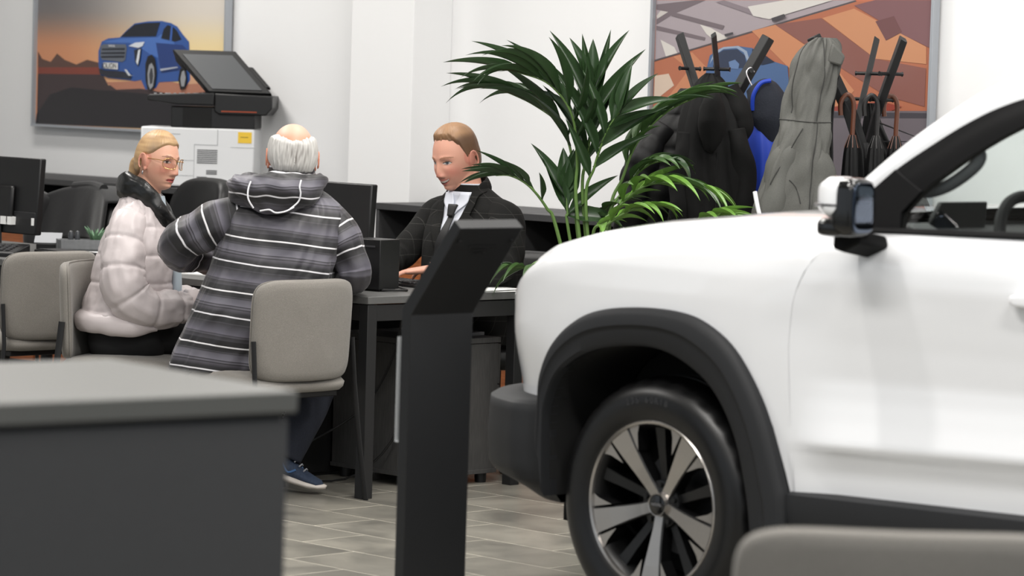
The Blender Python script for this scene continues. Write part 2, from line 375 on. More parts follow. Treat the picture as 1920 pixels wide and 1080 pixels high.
def monitor(label, loc, rz, w, h, zb, group=None, extras=False):
    """screen faces local +y; back towards -y"""
    t = thing('desktop_monitor', label, 'monitor', loc, rz, group)
    tl = .06
    def mp(x, z, d): return Vector((x, d+tl*(z), zb+h/2+z))
    pt = [(-w/2, -h/2), (w/2, -h/2), (w/2, h/2), (-w/2, h/2)]
    G().prism(pt, mp, -.022, .012).build('casing', BLK, t, bevel=.006)
    G().prism([(x*.42, z*.5-.04) for x, z in pt], mp, -.045, -.02).build('rear_bulge', BLK, t, bevel=.012)
    G().prism([(x*.96, z*.93+.004) for x, z in pt], mp, .010, .0135).build('screen', M('screen_glass', (12, 13, 15), .12), t, sm=False)
    G().tube([(0, -.035, .012), (0, -.04, zb+h*.4)], [(.035, .014)]*2, 12, up=(1, 0, 0)).build('stand', BLK, t)
    cushion(G(), sup(.12, .09, 3, 40), .014, lambda x, y, d: Vector((x, y, .0075+d))).build('base', BLK, t)
    return t
monitor('black monitor between the striped jacket and the suited man', (8.52, 9.575, .765), math.radians(-90), .54, .33, .07)
_m2 = monitor('black monitor with a blue video plug on the far desk', (8.42, 11.62, .765), math.radians(-90), .56, .335, .085)
G().b2((-.19, -.028, .1), (.272, -.012, .185)).build('connector_panel', M('panel_black', (30, 30, 32), .5), _m2, bevel=.004)
G().b2((-.10, -.062, .14), (-.01, -.05, .16)).build('vga_plug', M('plug_blue', (40, 90, 190), .5), _m2, bevel=.003)
G().tube(spl([(-.05, -.055, .15), (-.14, -.08, .145), (-.2, -.07, .06), (-.16, -.06, .01)], 16), .005).build('video_cable', M('cable_blue', (35, 80, 170), .5), _m2)
for _x, _w in ((.05, .04), (.10, .03), (.245, .02)): G().b2((_x, -.0535 if _x < .2 else -.0295, .125), (_x+_w, -.0275, .16)).build('serial_label', PAPER, _m2, sm=False)
def info_stand():
    # slim spec-sheet stand: upright post, head leaning away from the reader
    t = thing('info_stand', 'slim black slanted spec-sheet stand in front of the white car', 'display stand', (6.193, 6.487, 0))
    KM = M('stand_black', (21, 22, 24), .45, spec=.45, noise_s=300, noise_a=.1, bump_s=700, bump=.1)
    hw = .121
    prof = [(-.05, 0), (-.014, 0), (-.014, .951), (-.212, 1.208), (-.240, 1.186), (-.05, .934)]
    G().prism([(p, q) for p, q in prof], lambda p, q, k: Vector((k, p+.03, q)), -hw, hw).build('post', KM, t, bevel=.0015)
    G().b2((-.17, -.14, 0), (.17, .22, .012)).build('base_plate', KM, t, bevel=.003)
    d = Vector((0, -.198, .257)).normalized(); nn = Vector((0, -d.z, d.y)).normalized()
    c = Vector((0, -.05+.03, .934))
    hole = M('hole_black', (10, 10, 10), .8)
    g = G(); k = 0
    for i in range(9):
        for j in range(3):
            if abs(i-4) > 4-j*1.2: continue
            p = c+d*(.25-.012*j)+nn*.0006+Vector((.012*(i-4), 0, 0))
            g.box(p, (.007, .003, .006), Matrix((Vector((1, 0, 0)), nn, d)).transposed())
    g.build('vent_holes', hole, t, sm=False)['kind'] = 'stuff'
    for s in (-1, 1):
        g = G().box(c+d*.27+nn*.0006+Vector((s*.1, 0, 0)), (.009, .004, .009), Matrix((Vector((1, 0, 0)), nn, d)).transposed()).build('screw', hole, t, sm=False)
    # sheet on the reader's side
    q = Vector((0, -.014+.03, .951))-nn*.0015
    G().box(q+d*.165, (.205, .002, .29), Matrix((Vector((1, 0, 0)), nn, d)).transposed()).build('spec_sheet', PAPER, t, sm=False)
    G().b2((-.115, .034, .575), (.115, .0365, .87)).b2((-.115, .0165, .575), (.115, .0345, .578)).build('leaflet_holder', M('acrylic', (205, 208, 210), .15, spec=.6), t, sm=False)
info_stand()
def counter():
    t = thing('reception_counter', 'large charcoal counter block standing in the foreground', 'counter', (3.633, 4.146, 0), math.radians(-7.5))
    CM = M('charcoal_panel', (56, 56, 57), .6, noise_s=200, noise_a=.07)
    G().b2((-1.5, .012, .0), (-.012, .62, 1.0)).build('body', CM, t, bevel=.003)
    G().b2((-1.52, 0, 1.012), (0, .64, 1.05)).build('counter_top', M('counter_grey', (84, 84, 81), .5, noise_s=200, noise_a=.05), t, bevel=.004)
    G().b2((-1.5, .02, 1.0), (-.02, .62, 1.012)).build('shadow_gap', DARK, t, sm=False)
counter()
def office_chair(label, loc, rz, top=1.1, bw=.24, group='black office chairs'):
    t = thing('office_chair', label, 'chair', loc, rz, group)   # faces local +y
    LE = M('black_leather', (13, 13, 14), .45, bump_s=120, bump=.12)
    h = (top-.52)/2
    cushion(G(), sup(bw, h, 4, 56), .09, lambda x, z, d: Vector((x, -.24-.08*(z/h)*.5+.06*(x/bw)**2-d, .52+h+z))).build('backrest', LE, t, angle=180)
    cushion(G(), sup(.25, .25, 4, 48), .09, lambda x, y, d: Vector((x, y, .46+d))).build('seat', LE, t, angle=180)
    G().tube([(0, 0, .42), (0, 0, .1)], [.03, .028], 14).build('gas_lift', BLKM, t)
    for k in range(5):
        a = 2*PI*k/5; c, s = math.cos(a), math.sin(a)
        l = G().tube([(0, 0, .12), (.15*c, .15*s, .105), (.29*c, .29*s, .075)], [.028, .022, .016], 8).build('base_arm', BLK, t)
        G().lathe([(.0, -.018), (.026, -.018), (.028, 0), (.026, .018), (0, .018)], 14, axes((.29*c, .29*s, .028), (c, s, 0), (0, 0, 1), (-s, c, 0))).build('castor', BLK, l)
    for s in (-1, 1):
        G().tube(spl([(s*.24, -.2, .6), (s*.28, -.05, .66), (s*.285, .12, .66), (s*.26, .14, .56), (s*.22, .05, .46)], 20), .016, 8).build('armrest', BLK, t)
    return t
office_chair('black office chair with a high rounded back behind the woman', (9.16, 11.45, 0), math.radians(80), 1.1)
office_chair('black office chair under the draped dark coat', (9.12, 12.22, 0), math.radians(85), 1.0)
office_chair('black office chair the suited man sits on', (9.27, 9.36, 0), math.radians(92), .88)
def chair_coat():
    t = thing('draped_coat', 'dark coat draped over the back of an office chair', 'coat', (9.12, 12.22, 0), math.radians(85))
    CM = M('coat_charcoal', (17, 17, 19), .85, bump_s=25, bump=.3, sheen=.2)
    yc = lambda x, z: -.24-.04*((z-.76)/.24)+.06*(min(abs(x), .26)/.24)**2
    def f(u, v):
        x = (u-.5)*.56; s = v*2-1; k = abs(s)                         # front (s<0) over the top edge to the rear
        fold = .005*math.sin(u*11)+.004*math.sin(u*23+2)
        z = 1.022-.06*(abs(x)/.28)**2.5-max(0., k-.14)*(.28 if s < 0 else .38)
        off = .066*math.sin(min(1., k/.16)*PI/2)*(1 if s < 0 else -1)
        return Vector((x*(1+.05*k), yc(x, z)+off+fold*k, z))
    G().grid(f, 48, 60).build('coat_body', CM, t, angle=180, solid=.010)
    G().tube(spl([(.275, -.16, .97), (.305, -.13, .89), (.315, -.11, .80), (.305, -.10, .725)], 14), [.04, .048, .052]+[.052]*8+[.05, .048, .045], 16).build('sleeve', CM, t, angle=180)
    G().tube(spl([(-.13, -.215, 1.018), (0, -.24, 1.028), (.13, -.215, 1.018)], 12), .022, 10).build('collar', CM, t)
chair_coat()
def desk_items():
    # main desk
    t = thing('terminal_box', 'small upright black computer box on the desk corner', 'computer', (8.36, 9.115, .765), math.radians(8))
    G().b2((-.06, -.075, .008), (.06, .075, .2)).build('case', BLK, t, bevel=.003)
    G().b2((-.05, -.065, 0), (.05, .065, .009)).build('rubber_foot', M('rubber', (14, 14, 14), .8), t, sm=False)
    G().b2((-.063, -.05, .17), (-.0595, .03, .176)).build('drive_slot', M('slot', (60, 60, 62), .4), t, sm=False)
    G().lathe([(0, 0), (.006, 0), (.006, .003), (0, .003)], 12, axes((-.06, .05, .1), (0, 1, 0), (0, 0, 1), (-1, 0, 0))).build('power_button', M('silver_btn', (180, 182, 185), .3), t)
    k = thing('keyboard', 'black keyboard under the suited man\'s hand', 'keyboard', (8.70, 9.30, .765), math.radians(82))
    G().b2((-.21, -.07, 0), (.21, .07, .014)).build('tray', BLK, k, bevel=.004)
    kg = G(); first = None
    for r in range(5):
        for c in range(15):
            if first is None:
                first = G().b2((-.011, -.011, 0), (.011, .011, .007)).build('key', M('key_black', (34, 34, 36), .5), k, bevel=.002, seg=1); o = first
            else:
                o = first.copy(); COL.objects.link(o); o.parent = k
            o.location = (-.188+.0268*c, -.052+.026*r, .0135)
    p = thing('paper_stack', 'white printed sheets at the desk edge by the car', 'papers', (8.80, 8.965, .765), 0)
    for i, (dx, dy, rz, bend) in enumerate(((0, 0, .12, .012), (-.03, .01, .3, .02), (.01, -.02, -.06, .006))):
        G().grid(lambda u, v: Vector((((u-.5)*.297)*math.cos(rz)-((v-.5)*.21)*math.sin(rz)+dx, ((u-.5)*.297)*math.sin(rz)+((v-.5)*.21)*math.cos(rz)+dy, .0015+.0025*(2-i)+bend*max(0, v-.35)**2*3*(1-u))), 10, 10).build('sheet', PAPER, p, angle=180, solid=.0008)
    tag(G().box((8.3, 10.13, .769), (.21, .30, .006), (0, 0, .25)).build('paper_sheet', PAPER), 'white paper lying on the desk between the two visitors', 'papers')
    c = thing('cable_bundle', 'black cables hanging loosely under the desk', 'cable', (8.6, 9.5, 0))
    cm = M('cable_black', (16, 16, 16), .5)
    # routed from the tower's rear panel, around the pedestal, up to the underside of the desk top
    for P in ([(-.300, .05, .12), (-.36, .0, .10), (-.33, -.15, .16), (-.20, -.30, .30), (-.165, -.42, .50), (-.16, -.48, .735)],
              [(-.300, .10, .06), (-.38, .02, .03), (-.36, -.12, .006), (-.25, -.30, .03), (-.17, -.45, .20), (-.165, -.52, .48), (-.16, -.53, .735)],
              [(-.300, .08, .25), (-.36, .10, .38), (-.28, .12, .62), (-.12, .14, .736)]):
        G().tube(spl(P, 24), .0045, 6).build('cable', cm, c)
    tag(G().tube(spl([(8.33, 9.04, .772), (8.42, 9.0, .7705), (8.47, 9.06, .7705), (8.52, 9.15, .7705), (8.5, 9.25, .7705), (8.55, 9.28, .775)], 30), .0042, 6).build('keyboard_cable', cm), 'thin black cable curling across the desk top by the computer box', 'cable')
    pc = thing('computer_tower', 'grey computer tower with mesh panel on the floor under the desk', 'computer', (8.50, 9.56, 0), math.radians(-90))
    G().b2((-.095, -.2, .012), (.095, .2, .37)).build('case', BLK, pc, bevel=.004)
    G().b2((-.085, -.2035, .02), (.085, -.199, .36)).build('rear_panel', M('steel_panel', (120, 124, 128), .4, metal=.6), pc, sm=False)
    g = G()
    for i in range(9):
        for j in range(9): g.box((-.06+.014*i+.007*(j % 2), -.2045, .2+.013*j), (.009, .003, .009), (0, PI/4, 0))
    g.build('mesh_holes', M('hole_black', (10, 10, 10), .8), pc, sm=False)['kind'] = 'stuff'
    for k2 in range(3): G().b2((-.08, -.205, .05+.02*k2), (.03, -.2, .062+.02*k2)).build('slot_cover', M('slot_silver', (170, 172, 176), .35, metal=.7), pc, sm=False)
    for a in (-1, 1): G().b2((a*.07-.015, -.17, 0), (a*.07+.015, .17, .013)).build('foot', BLK, pc, sm=False)
    # far desk
    pl = thing('succulent_planter', 'grey rectangular planter with a small spiky succulent', 'planter', (8.80, 11.53, .765), math.radians(-30))
    PC = M('planter_concrete', (116, 118, 120), .8, noise_s=60, noise_a=.1)
    G().b2((-.12, -.05, 0), (.12, .05, .012)).b2((-.12, -.05, 0), (-.108, .05, .052)).b2((.108, -.05, 0), (.12, .05, .052)).b2((-.12, -.05, 0), (.12, -.04, .052)).b2((-.12, .04, 0), (.12, .05, .052)).build('trough', PC, pl, bevel=.001)
    G().b2((-.11, -.042, .01), (.11, .042, .044)).build('soil', M('soil', (52, 44, 38), .95, bump_s=150, bump=.6), pl, sm=False)
    sg = M('succulent_green', (104, 138, 108), .55)
    random.seed(4)
    for i in range(16):
        a = i*2.4; l = .05+.03*random.random(); tl = .25+.6*random.random()
        d = Vector((math.cos(a)*tl, math.sin(a)*tl, 1)).normalized(); b = Vector((.05+.012*math.cos(a), .012*math.sin(a), .042))
        G().tube([b, b+d*l*.4, b+d*l*.8+Vector((math.cos(a), math.sin(a), 0))*.008, b+d*l+Vector((math.cos(a), math.sin(a), 0))*.014], [.004, .006, .004, .0006], 6).build('leaf', sg, pl)
    for x in (-.06, -.03): G().lathe([(0, 0), (.011, 0), (.013, .03), (.009, .045), (0, .05)], 10, Matrix.Translation((x, 0, .042))).build('pebble_bottle', M('dark_glass', (70, 72, 76), .25), pl)
    ph = thing('desk_phone', 'black desk telephone beside the far monitor', 'telephone', (8.22, 11.36, .765), math.radians(-60))
    G().prism([(-.09, 0), (.09, 0), (.09, .05), (-.09, .02)], lambda p, q, k: Vector((k, p, q)), -.1, .1).build('phone_body', BLK, ph, bevel=.005)
    G().tube(spl([(-.07, -.085, .05), (-.07, -.05, .062), (-.07, .04, .085), (-.07, .085, .078)], 12), [.022, .018, .014, .013, .013, .013, .013, .013, .013, .014, .018, .022], 10).build('handset', BLK, ph)
    for i in range(12): G().box((-.005+.03*(i % 3), -.05+.028*(i//3), .031+.0048*(i//3)), (.018, .016, .006)).build('key', M('phone_key', (70, 70, 72), .5), ph)
    kb = thing('keyboard', 'black keyboard lying at the back of the far desk', 'keyboard', (8.53, 11.275, .765), math.radians(84))
    G().b2((-.2, -.065, 0), (.2, .065, .016)).build('tray', BLK, kb, bevel=.004)
    G().b2((-.19, -.055, .016), (.19, .055, .02)).build('key_field', M('key_black', (34, 34, 36), .5), kb, sm=False)
    cs = thing('card_stand', 'tilted grey card holder beside the succulent planter', 'card holder', (8.72, 11.69, .785), math.radians(-45))
    G().box((0, 0, .03), (.12, .006, .07), (-.9, 0, 0)).build('card', M('card_grey', (150, 152, 156), .5), cs)
    G().b2((-.05, -.03, -.02), (.05, .03, .005)).build('holder_base', BLK, cs, bevel=.002)
    tag(G().box((8.73, 11.38, .768), (.10, .07, .005), (0, 0, -.4)).build('note_card', PAPER), 'small white card lying in front of the succulent planter', 'card')
desk_items()
# ================================================================ white car
def car():
    CW = 1.89                                            # body width; local x runs into the car, y forward, hub of the near front wheel at y=0
    t = thing('car', 'white sport utility car with black wheel-arch cladding parked in the showroom', 'car', (6.79, 6.234, 0))
    PAINT = M('white_paint', (232, 233, 235), .28, spec=.5, coat=1., coat_rough=.03)
    CLAD = M('black_cladding', (33, 34, 36), .6, spec=.35, bump_s=900, bump=.15)
    GLOSS = M('gloss_black', (6, 6, 7), .14, coat=.4)
    RUB = M('seal_black', (7, 7, 8), .65, spec=.15)
    INT = M('cabin_black', (24, 24, 26), .75)
    GL = glass_mat('car_glass', (.86, .90, .89), .06)
    mir = lambda p: Vector((CW-p[0], p[1], p[2]))
    gap = tabf([(.45, -.552), (.474, -.547), (.583, -.523), (.731, -.508), (.88, -.509), (1.015, -.531), (1.107, -.575), (1.187, -.643), (1.25, -.70)])
    # arch outlines (y, z), front to rear
    AO = [(.425, .60), (.415, .66), (.408, .743), (.363, .826), (.278, .896), (.171, .934), (.024, .951), (-.122, .949), (-.225, .926), (-.328, .867), (-.412, .769), (-.476, .655), (-.531, .512), (-.549, .455), (-.556, .33)]
    AI = [(.39, .36), (.397, .55), (.390, .64), (.344, .731), (.237, .801), (.088, .835), (-.058, .836), (-.184, .793), (-.278, .725), (-.353, .611), (-.40, .466), (-.42, .36), (-.425, .30)]
    arch = tabf(sorted(AO)); 
    belt = lambda u: 1.207-.027*(u+.77)
    ridge = tabf([(-3.7, 1.25), (-.9, 1.262), (-.55, 1.245), (-.27, 1.226), (.05, 1.190), (.25, 1.156), (.45, 1.106), (.58, 1.055), (.66, 1.01), (.74, .97), (.90, .95)])
    wd = tabf([(.30, .06), (.45, .038), (.54, .034), (.60, .012), (.612, .001), (.618, .0), (.64, .007), (.68, .019), (.74, .031), (.80, .035), (.9, .026), (1.0, .012), (1.07, .003), (1.12, .004), (1.16, .014), (1.19, .03), (1.215, .052), (1.25, .085)])
    wf = tabf([(.30, .05), (.47, .02), (.7, .012), (.9, .003), (1.0, .0), (1.07, .003), (1.12, .014), (1.16, .028), (1.2, .05), (1.25, .085)])
    def side(u, z):
        k = smooth(-.50, -.72, u) if u < -.5 else 0
        zc = z+.038*max(-.9, u+.57)*smooth(.95, .7, z)
        return wd(zc)*k+wf(z)*(1-k)
    # ---- plan path of the nose: (x, y)
    PP = [(0, -.56), (0, -.3), (0, 0), (.002, .2), (.012, .35), (.034, .47), (.075, .585), (.135, .675), (.225, .752), (.36, .812), (.58, .852), (CW/2, .872)]
    def ring_normal(s):
        a, b = cr(PP, s-.004 if s > .004 else 0), cr(PP, s+.004 if s < .996 else 1); d = Vector((b[0]-a[0], b[1]-a[1], 0)).normalized()
        return Vector((d.y, -d.x, 0))                                  # inward
    def nose(s, v):
        x, u = cr(PP, s); zr = ridge(u)
        z0 = arch(u) if u < .425 else .605
        z = z0+(zr-z0)*v
        n = ring_normal(s)
        d = wf(z)*max(0, 1-max(0, u-.3)*4)
        over = smooth(zr-(.13-.06*smooth(.3, .6, u)), zr, z)
        d += over**2.4*(.034+.012*smooth(.3, .6, u))
        d += .035*smooth(.86, .62, z)*smooth(.3, .55, u)              # tucks in towards the lower bumper
        if u < -.3: u = u+(gap(z)+.553)*min(1, (-.3-u)/.25)*v**.7
        return Vector((x, u, z))+n*d
    sp = [i/110 for i in range(111)]
    for name, m in (('front_fender', lambda p: p), ('front_fender', mir)):
        g = G(); V = [[g.v(m(nose(s, v/30))) for v in range(31)] for s in sp]
        for a, b in zip(V, V[1:]):
            for i in range(30): g.f([a[i], b[i], b[i+1], a[i+1]])
        g.build(name, PAINT, t, angle=60)
    # ---- bonnet
    g = G(); V = []
    for i in range(90):
        s = i/89*.995; a = nose(s, 1); row = []
        for k in range(25):
            q = k/24; x = a.x+(CW-2*a.x)*q; c = 1-(2*q-1)**2
            row.append(g.v((x, a.y+.0*c, a.z+.022*c**.7*smooth(.86, .3, a.y)+.004*smooth(0, .05, c))))
        V.append(row)
    for a, b in zip(V, V[1:]):
        for k in range(24): g.f([a[k], a[k+1], b[k+1], b[k]])
    g.build('bonnet', PAINT, t, angle=60)
    # ---- doors and rear flank (both sides)
    RA = 2.74
    def rz0(u):
        zs = .474-.0265*(u+.55)
        d = abs(u+RA)
        return max(zs, .95*math.sqrt(max(0, 1-(d/.56)**4))) if d < .56 else zs
    for name, u0, u1 in (('front_door', None, -1.72), ('rear_door', -1.728, -2.62), ('rear_quarter', -2.628, -3.66)):
        for m in (lambda p: p, mir):
            g = G(); V = []
            for i in range(41):
                col = []
                for j in range(49):
                    um = (u0 if u0 else -.6)+(u1-(u0 if u0 else -.6))*i/40
                    zb = rz0(um); z = zb+(belt(um)+.004-zb)*j/48
                    us = u0 if u0 else gap(z)-.009
                    u = us+(u1-us)*i/40
                    x = side(u, z)+.35*smooth(-3.2, -3.75, u)**2
                    col.append(g.v(m(Vector((x, u, z)))))
                V.append(col)
            for a, b in zip(V, V[1:]):
                for j in range(48): g.f([a[j], b[j], b[j+1], a[j+1]])
            o = g.build(name, PAINT, t, angle=60)
            if name != 'rear_quarter':
                y = -1.36 if name == 'front_door' else -2.35
                hg = G(); cushion(hg, sup(.125, .017, 4, 40), .035, lambda p, q, d: m(Vector((.0-.012+d, y-.05+p, 1.066-.03*(p)*.4+q)))); hg.build('door_handle', PAINT, o, angle=180)
                hg = G(); cushion(hg, sup(.09, .02, 3, 32), .004, lambda p, q, d: m(Vector((.006+d, y-.05+p, 1.055+q)))); hg.build('handle_recess', M('recess_white', (205, 207, 210), .35), o, angle=180)
    g = G(); R = []
    for i in range(13):                                              # tail closing panel
        q = i/12; x = .4+(CW-.8)*q
        R.append([(x, -3.66-.04*(1-(2*q-1)**2), z) for z in (.5, .8, 1.0, 1.22)])
    g.rings(R, False, False); g.build('tailgate', PAINT, t, angle=60)
    for m in (lambda p: p, mir):
        g = G(); g.rings([[m(Vector((wf(z)+.012, gap(z)+d, z))) for d in (-.03, .03)] for z in [.47+.74*i/30 for i in range(31)]], False, False); g.build('door_gap_shade', RUB, t)  # black strip standing in for the shade inside the door gap
    # ---- front bumper (black lower part)
    def bump(s, v):
        x, u = cr(PP, s); n = ring_normal(s); e = smooth(.40, .50, u)
        prof = [(.648, .06), (.640, -.045*e-.002), (.628, -.060*e-.006), (.52, -.064*e-.008), (.43, -.058*e-.008), (.40, -.045*e-.004), (.335, .05), (.33, .2)]
        k_ = v*(len(prof)-1); i_ = min(int(k_), len(prof)-2); z, d = [prof[i_][q]+(prof[i_+1][q]-prof[i_][q])*(k_-i_) for q in (0, 1)]
        if z < .43: z += .05*smooth(.45, .8, u)*smooth(.43, .34, z)
        return Vector((x, u, z))+n*(d+.0*e)
    s0 = next(i/400 for i in range(401) if cr(PP, i/400)[1] > .392)
    for m in (lambda p: p, mir):
        g = G(); V = [[g.v(m(bump(s0+(1-s0)*i/50, j/28))) for j in range(29)] for i in range(51)]
        for a, b in zip(V, V[1:]):
            for j in range(28): g.f([a[j], b[j], b[j+1], a[j+1]])
        g.build('lower_bumper', CLAD, t, angle=60)
    # ---- wheel-arch flares, liners
    NA = 70
    def flare(off=0., m=lambda p: p):
        g = G(); R = []
        for i in range(NA):
            o, q = cr(AO, i/(NA-1)), cr(AI, i/(NA-1))
            row = []
            for k, d in ((-.0, .012), (.0, -.006), (.05, -.018), (.2, -.026), (.45, -.028), (.52, -.02), (.6, -.018), (.9, -.016), (1.0, -.006), (1.0, .05)):
                row.append(m(Vector((d+(.03 if i > NA-4 else 0)*0, off+o[0]+(q[0]-o[0])*k, o[1]+(q[1]-o[1])*k))))
            R.append(row)
        g.rings(R, False, False); return g
    for off in (0, -RA):
        for m in (lambda p: p, mir): flare(off, m).build('arch_flare', CLAD, t, angle=40)
    LIN = M('liner_black', (13, 13, 13), .9)
    for off in (0, -RA):
        for m in (lambda p: p, mir):
            g = G(); P = spl(AI, 40)
            R = [[m(Vector((x, off+u*(1+.02*(x > .1)), z))) for u, z in P] for x in (.02, .1, .25, .36)]
            g.rings(R, False, False); b = [g.v(m(Vector((.36, off+u, z)))) for u, z in P]; g.f(b)
            g.build('wheel_housing', LIN, t, angle=60)
    # ---- sills
    for m in (lambda p: p, mir):
        g = G(); R = []
        for i in range(20):
            u = -.43-i/19*(RA-.43-.42-.0); zt = .474-.0265*(u+.55)+.004
            R.append([m(Vector((x, u, z))) for x, z in ((.06, zt+.01), (.02, zt), (-.002, zt-.006), (-.006, zt-.04), (.004, .36), (.03, .30), (.09, .255), (.3, .25))])
        g.rings(R, False, False); g.build('sill_cladding', CLAD, t, angle=40)
    G().b2((.3, -3.55, .24), (CW-.3, .6, .46)).b2((.40, -.6, .4), (CW-.4, .62, .9)).build('underbody', LIN, t, sm=False)
    # ---- greenhouse: (y, z, x)
    O = [(-.58, 1.262, .10), (-.69, 1.356, .115), (-.81, 1.460, .145), (-.925, 1.545, .175), (-1.04, 1.615, .20), (-1.18, 1.672, .225), (-1.5, 1.735, .26), (-2.1, 1.75, .27), (-2.8, 1.70, .27), (-3.3, 1.62, .27)]
    I = [(-.725, 1.318, .098), (-.80, 1.385, .112), (-.90, 1.455, .135), (-1.0, 1.517, .155), (-1.10, 1.565, .172), (-1.22, 1.60, .188), (-1.5, 1.645, .21), (-2.1, 1.655, .215), (-2.8, 1.61, .21), (-3.2, 1.53, .19)]
    F = [(-.85, 1.268, .082), (-.905, 1.33, .095), (-.98, 1.388, .11), (-1.06, 1.444, .128), (-1.15, 1.496, .145), (-1.26, 1.543, .162), (-1.5, 1.595, .185), (-2.1, 1.605, .19), (-2.75, 1.56, .185), (-3.1, 1.49, .17)]
    p3 = lambda a: Vector((a[2], a[0], a[1]))
    def ribbon(A, B, n=60, bow=.0, th=None):
        R = []
        for i in range(n):
            a, b = p3(cr(A, i/(n-1))), p3(cr(B, i/(n-1)))
            R.append([a.lerp(b, k)+Vector((-bow*math.sin(PI*k), 0, 0)) for k in (0, .2, .4, .6, .8, 1)])
        return R
    for m in (lambda p: p, mir):
        g = G(); R = ribbon(O, I, bow=.012)
        R = [[Vector((r[0].x+.09, r[0].y-.012 if i < 30 else r[0].y, r[0].z-.012)), Vector((r[0].x+.03, r[0].y, r[0].z+.002))]+r for i, r in enumerate(R)]
        g.rings([[m(p) for p in r] for r in R], False, False); g.build('roof_pillar', PAINT, t, angle=60)
        g = G(); R = ribbon(I, F, bow=.006); R = [r+[r[-1]+Vector((.03, 0, 0))] for r in R]
        g.rings([[m(p) for p in r] for r in R], False, False); g.build('window_frame', RUB, t, angle=60)
        # sail panel between pillar, belt and mirror
        g = G(); pts = [(-.64, 1.222), (-.61, 1.235), (-.725, 1.318), (-.80, 1.385), (-.905, 1.33), (-.85, 1.268), (-.86, 1.212)]
        g.prism(pts, lambda u, z, k: m(Vector((.062+.26*(z-1.21)+k, u, z))), -.004, .03); g.build('sail_panel', RUB, t, bevel=.003)
        g = G(); g.rings([[m(Vector((x, -.62-2.75*i/30, belt(-.62-2.75*i/30)+dz))) for x, dz in ((.052, .0), (.044, .008), (.05, .018), (.075, .018), (.09, .0))] for i in range(31)], False, False); g.build('belt_moulding', RUB, t)
        g = G(); n = 60; B0 = [(u, belt(u)+.01, .066) for u in [f[0] for f in F]]
        g.rings([[m(p3(cr(B0, i/(n-1))).lerp(p3(cr(F, i/(n-1))), k)) for k in (0, .33, .66, 1)] for i in range(n)], False, False); g.build('side_window', GL, t, angle=180)
        # inner door trim
        g = G(); g.rings([[m(Vector((x, u, z))) for x, z in ((.085, 1.215), (.13, 1.18), (.13, .5))] for u in (-.62, -1.7, -3.4)], False, False); g.build('door_trim', INT, t)
        # B-pillar
        g = G(); g.prism([(-1.70, 1.21), (-1.78, 1.21), (-1.86, 1.60), (-1.76, 1.60)], lambda u, z, k: m(Vector((.072+.33*(z-1.21)+k, u, z))), -.006, .05); g.build('centre_pillar', GLOSS, t, bevel=.003)
        # roof rail
        g = G(); g.tube([m(Vector((.30, u, z))) for u, z in ((-1.12, 1.675), (-1.22, 1.725), (-1.5, 1.775), (-2.2, 1.79), (-2.9, 1.74), (-3.05, 1.70))], [(.012, .008)]+[(.016, .014)]*4+[(.012, .008)], 10); g.build('roof_rail', RUB, t)
    g = G(); n = 40; R = []
    for i in range(n):
        a = p3(cr(O, .45+.55*i/(n-1)))+Vector((.03, 0, 0)); R.append([Vector((a.x+(CW-2*a.x)*k/12, a.y, a.z+.03*(1-(2*k/12-1)**2))) for k in range(13)])
    g.rings(R, False, False); g.build('roof', PAINT, t, angle=60)
    g = G(); R = []
    for i in range(24):
        a = p3(cr(O, .02+.43*i/23))+Vector((.05, 0, -.004)); R.append([Vector((a.x+(CW-2*a.x)*k/14, a.y+.10*(1-(2*k/14-1)**2), a.z+.0*(1-(2*k/14-1)**2))) for k in range(15)])
    g.rings(R, False, False); g.build('windscreen', GL, t, angle=180)
    G().b2((.2, -.70, 1.20), (CW-.2, -.55, 1.232)).build('cowl', RUB, t, bevel=.01)
    # ---- cabin
    d = G().prism([(-.60, 1.16), (-.68, 1.225), (-.80, 1.215), (-.95, 1.16), (-1.0, 1.05), (-.98, .8), (-.6, .8)], lambda u, z, k: Vector((k, u, z)), .11, CW-.11).build('dashboard', INT, t, bevel=.02, seg=3)
    G().prism([(-.62, 1.215), (-.78, 1.236), (-.86, 1.2), (-.86, 1.15), (-.62, 1.15)], lambda u, z, k: Vector((k, u, z)), .16, .30).build('air_vent_cover', M('vent_grey', (52, 53, 55), .6), d, bevel=.02, seg=3)
    G().prism([(.315, 1.17), (.325, 1.225), (.37, 1.292), (.585, 1.292), (.585, 1.17)], lambda k, z, u: Vector((k, u+.25*(z-1.17)*-.3, z)), -.735, -.75).build('instrument_screen', M('screen_black', (8, 8, 9), .5), d, bevel=.004)
    w = thing('tmp', 'x', 'x'); w.parent = t
    for key in ('label', 'category'): del w[key]
    w.name = 'steering_wheel'; w.location = (.45, -1.06, 1.15); w.rotation_euler = (math.radians(65), 0, 0)
    ring = [(.185*math.cos(2*PI*i/48), .185*math.sin(2*PI*i/48), 0) for i in range(49)]
    G().tube(ring, .017, 10).build('wheel_rim', INT, w)
    for a in (.0, PI, -PI/2): G().tube([(0, 0, 0), (.18*math.cos(a), .18*math.sin(a), 0)], [(.012, .03), (.01, .016)], 8).build('spoke', INT, w)
    cushion(G(), sup(.075, .06, 3, 32), .04, lambda x, y, k: Vector((x, y, k))).build('airbag_cover', INT, w)
    G().tube([(.45, -1.05, 1.14), (.45, -.85, 1.06)], .03, 10).build('steering_column', INT, d)
    G().tube(spl([(.135, -.845, 1.335), (.165, -.865, 1.325), (.17, -.93, 1.345), (.175, -1.0, 1.39), (.175, -1.03, 1.425), (.16, -1.02, 1.455)], 24), [(.017, .021)]*24, 12).build('grab_handle', M('handle_grey', (104, 106, 110), .6), t)
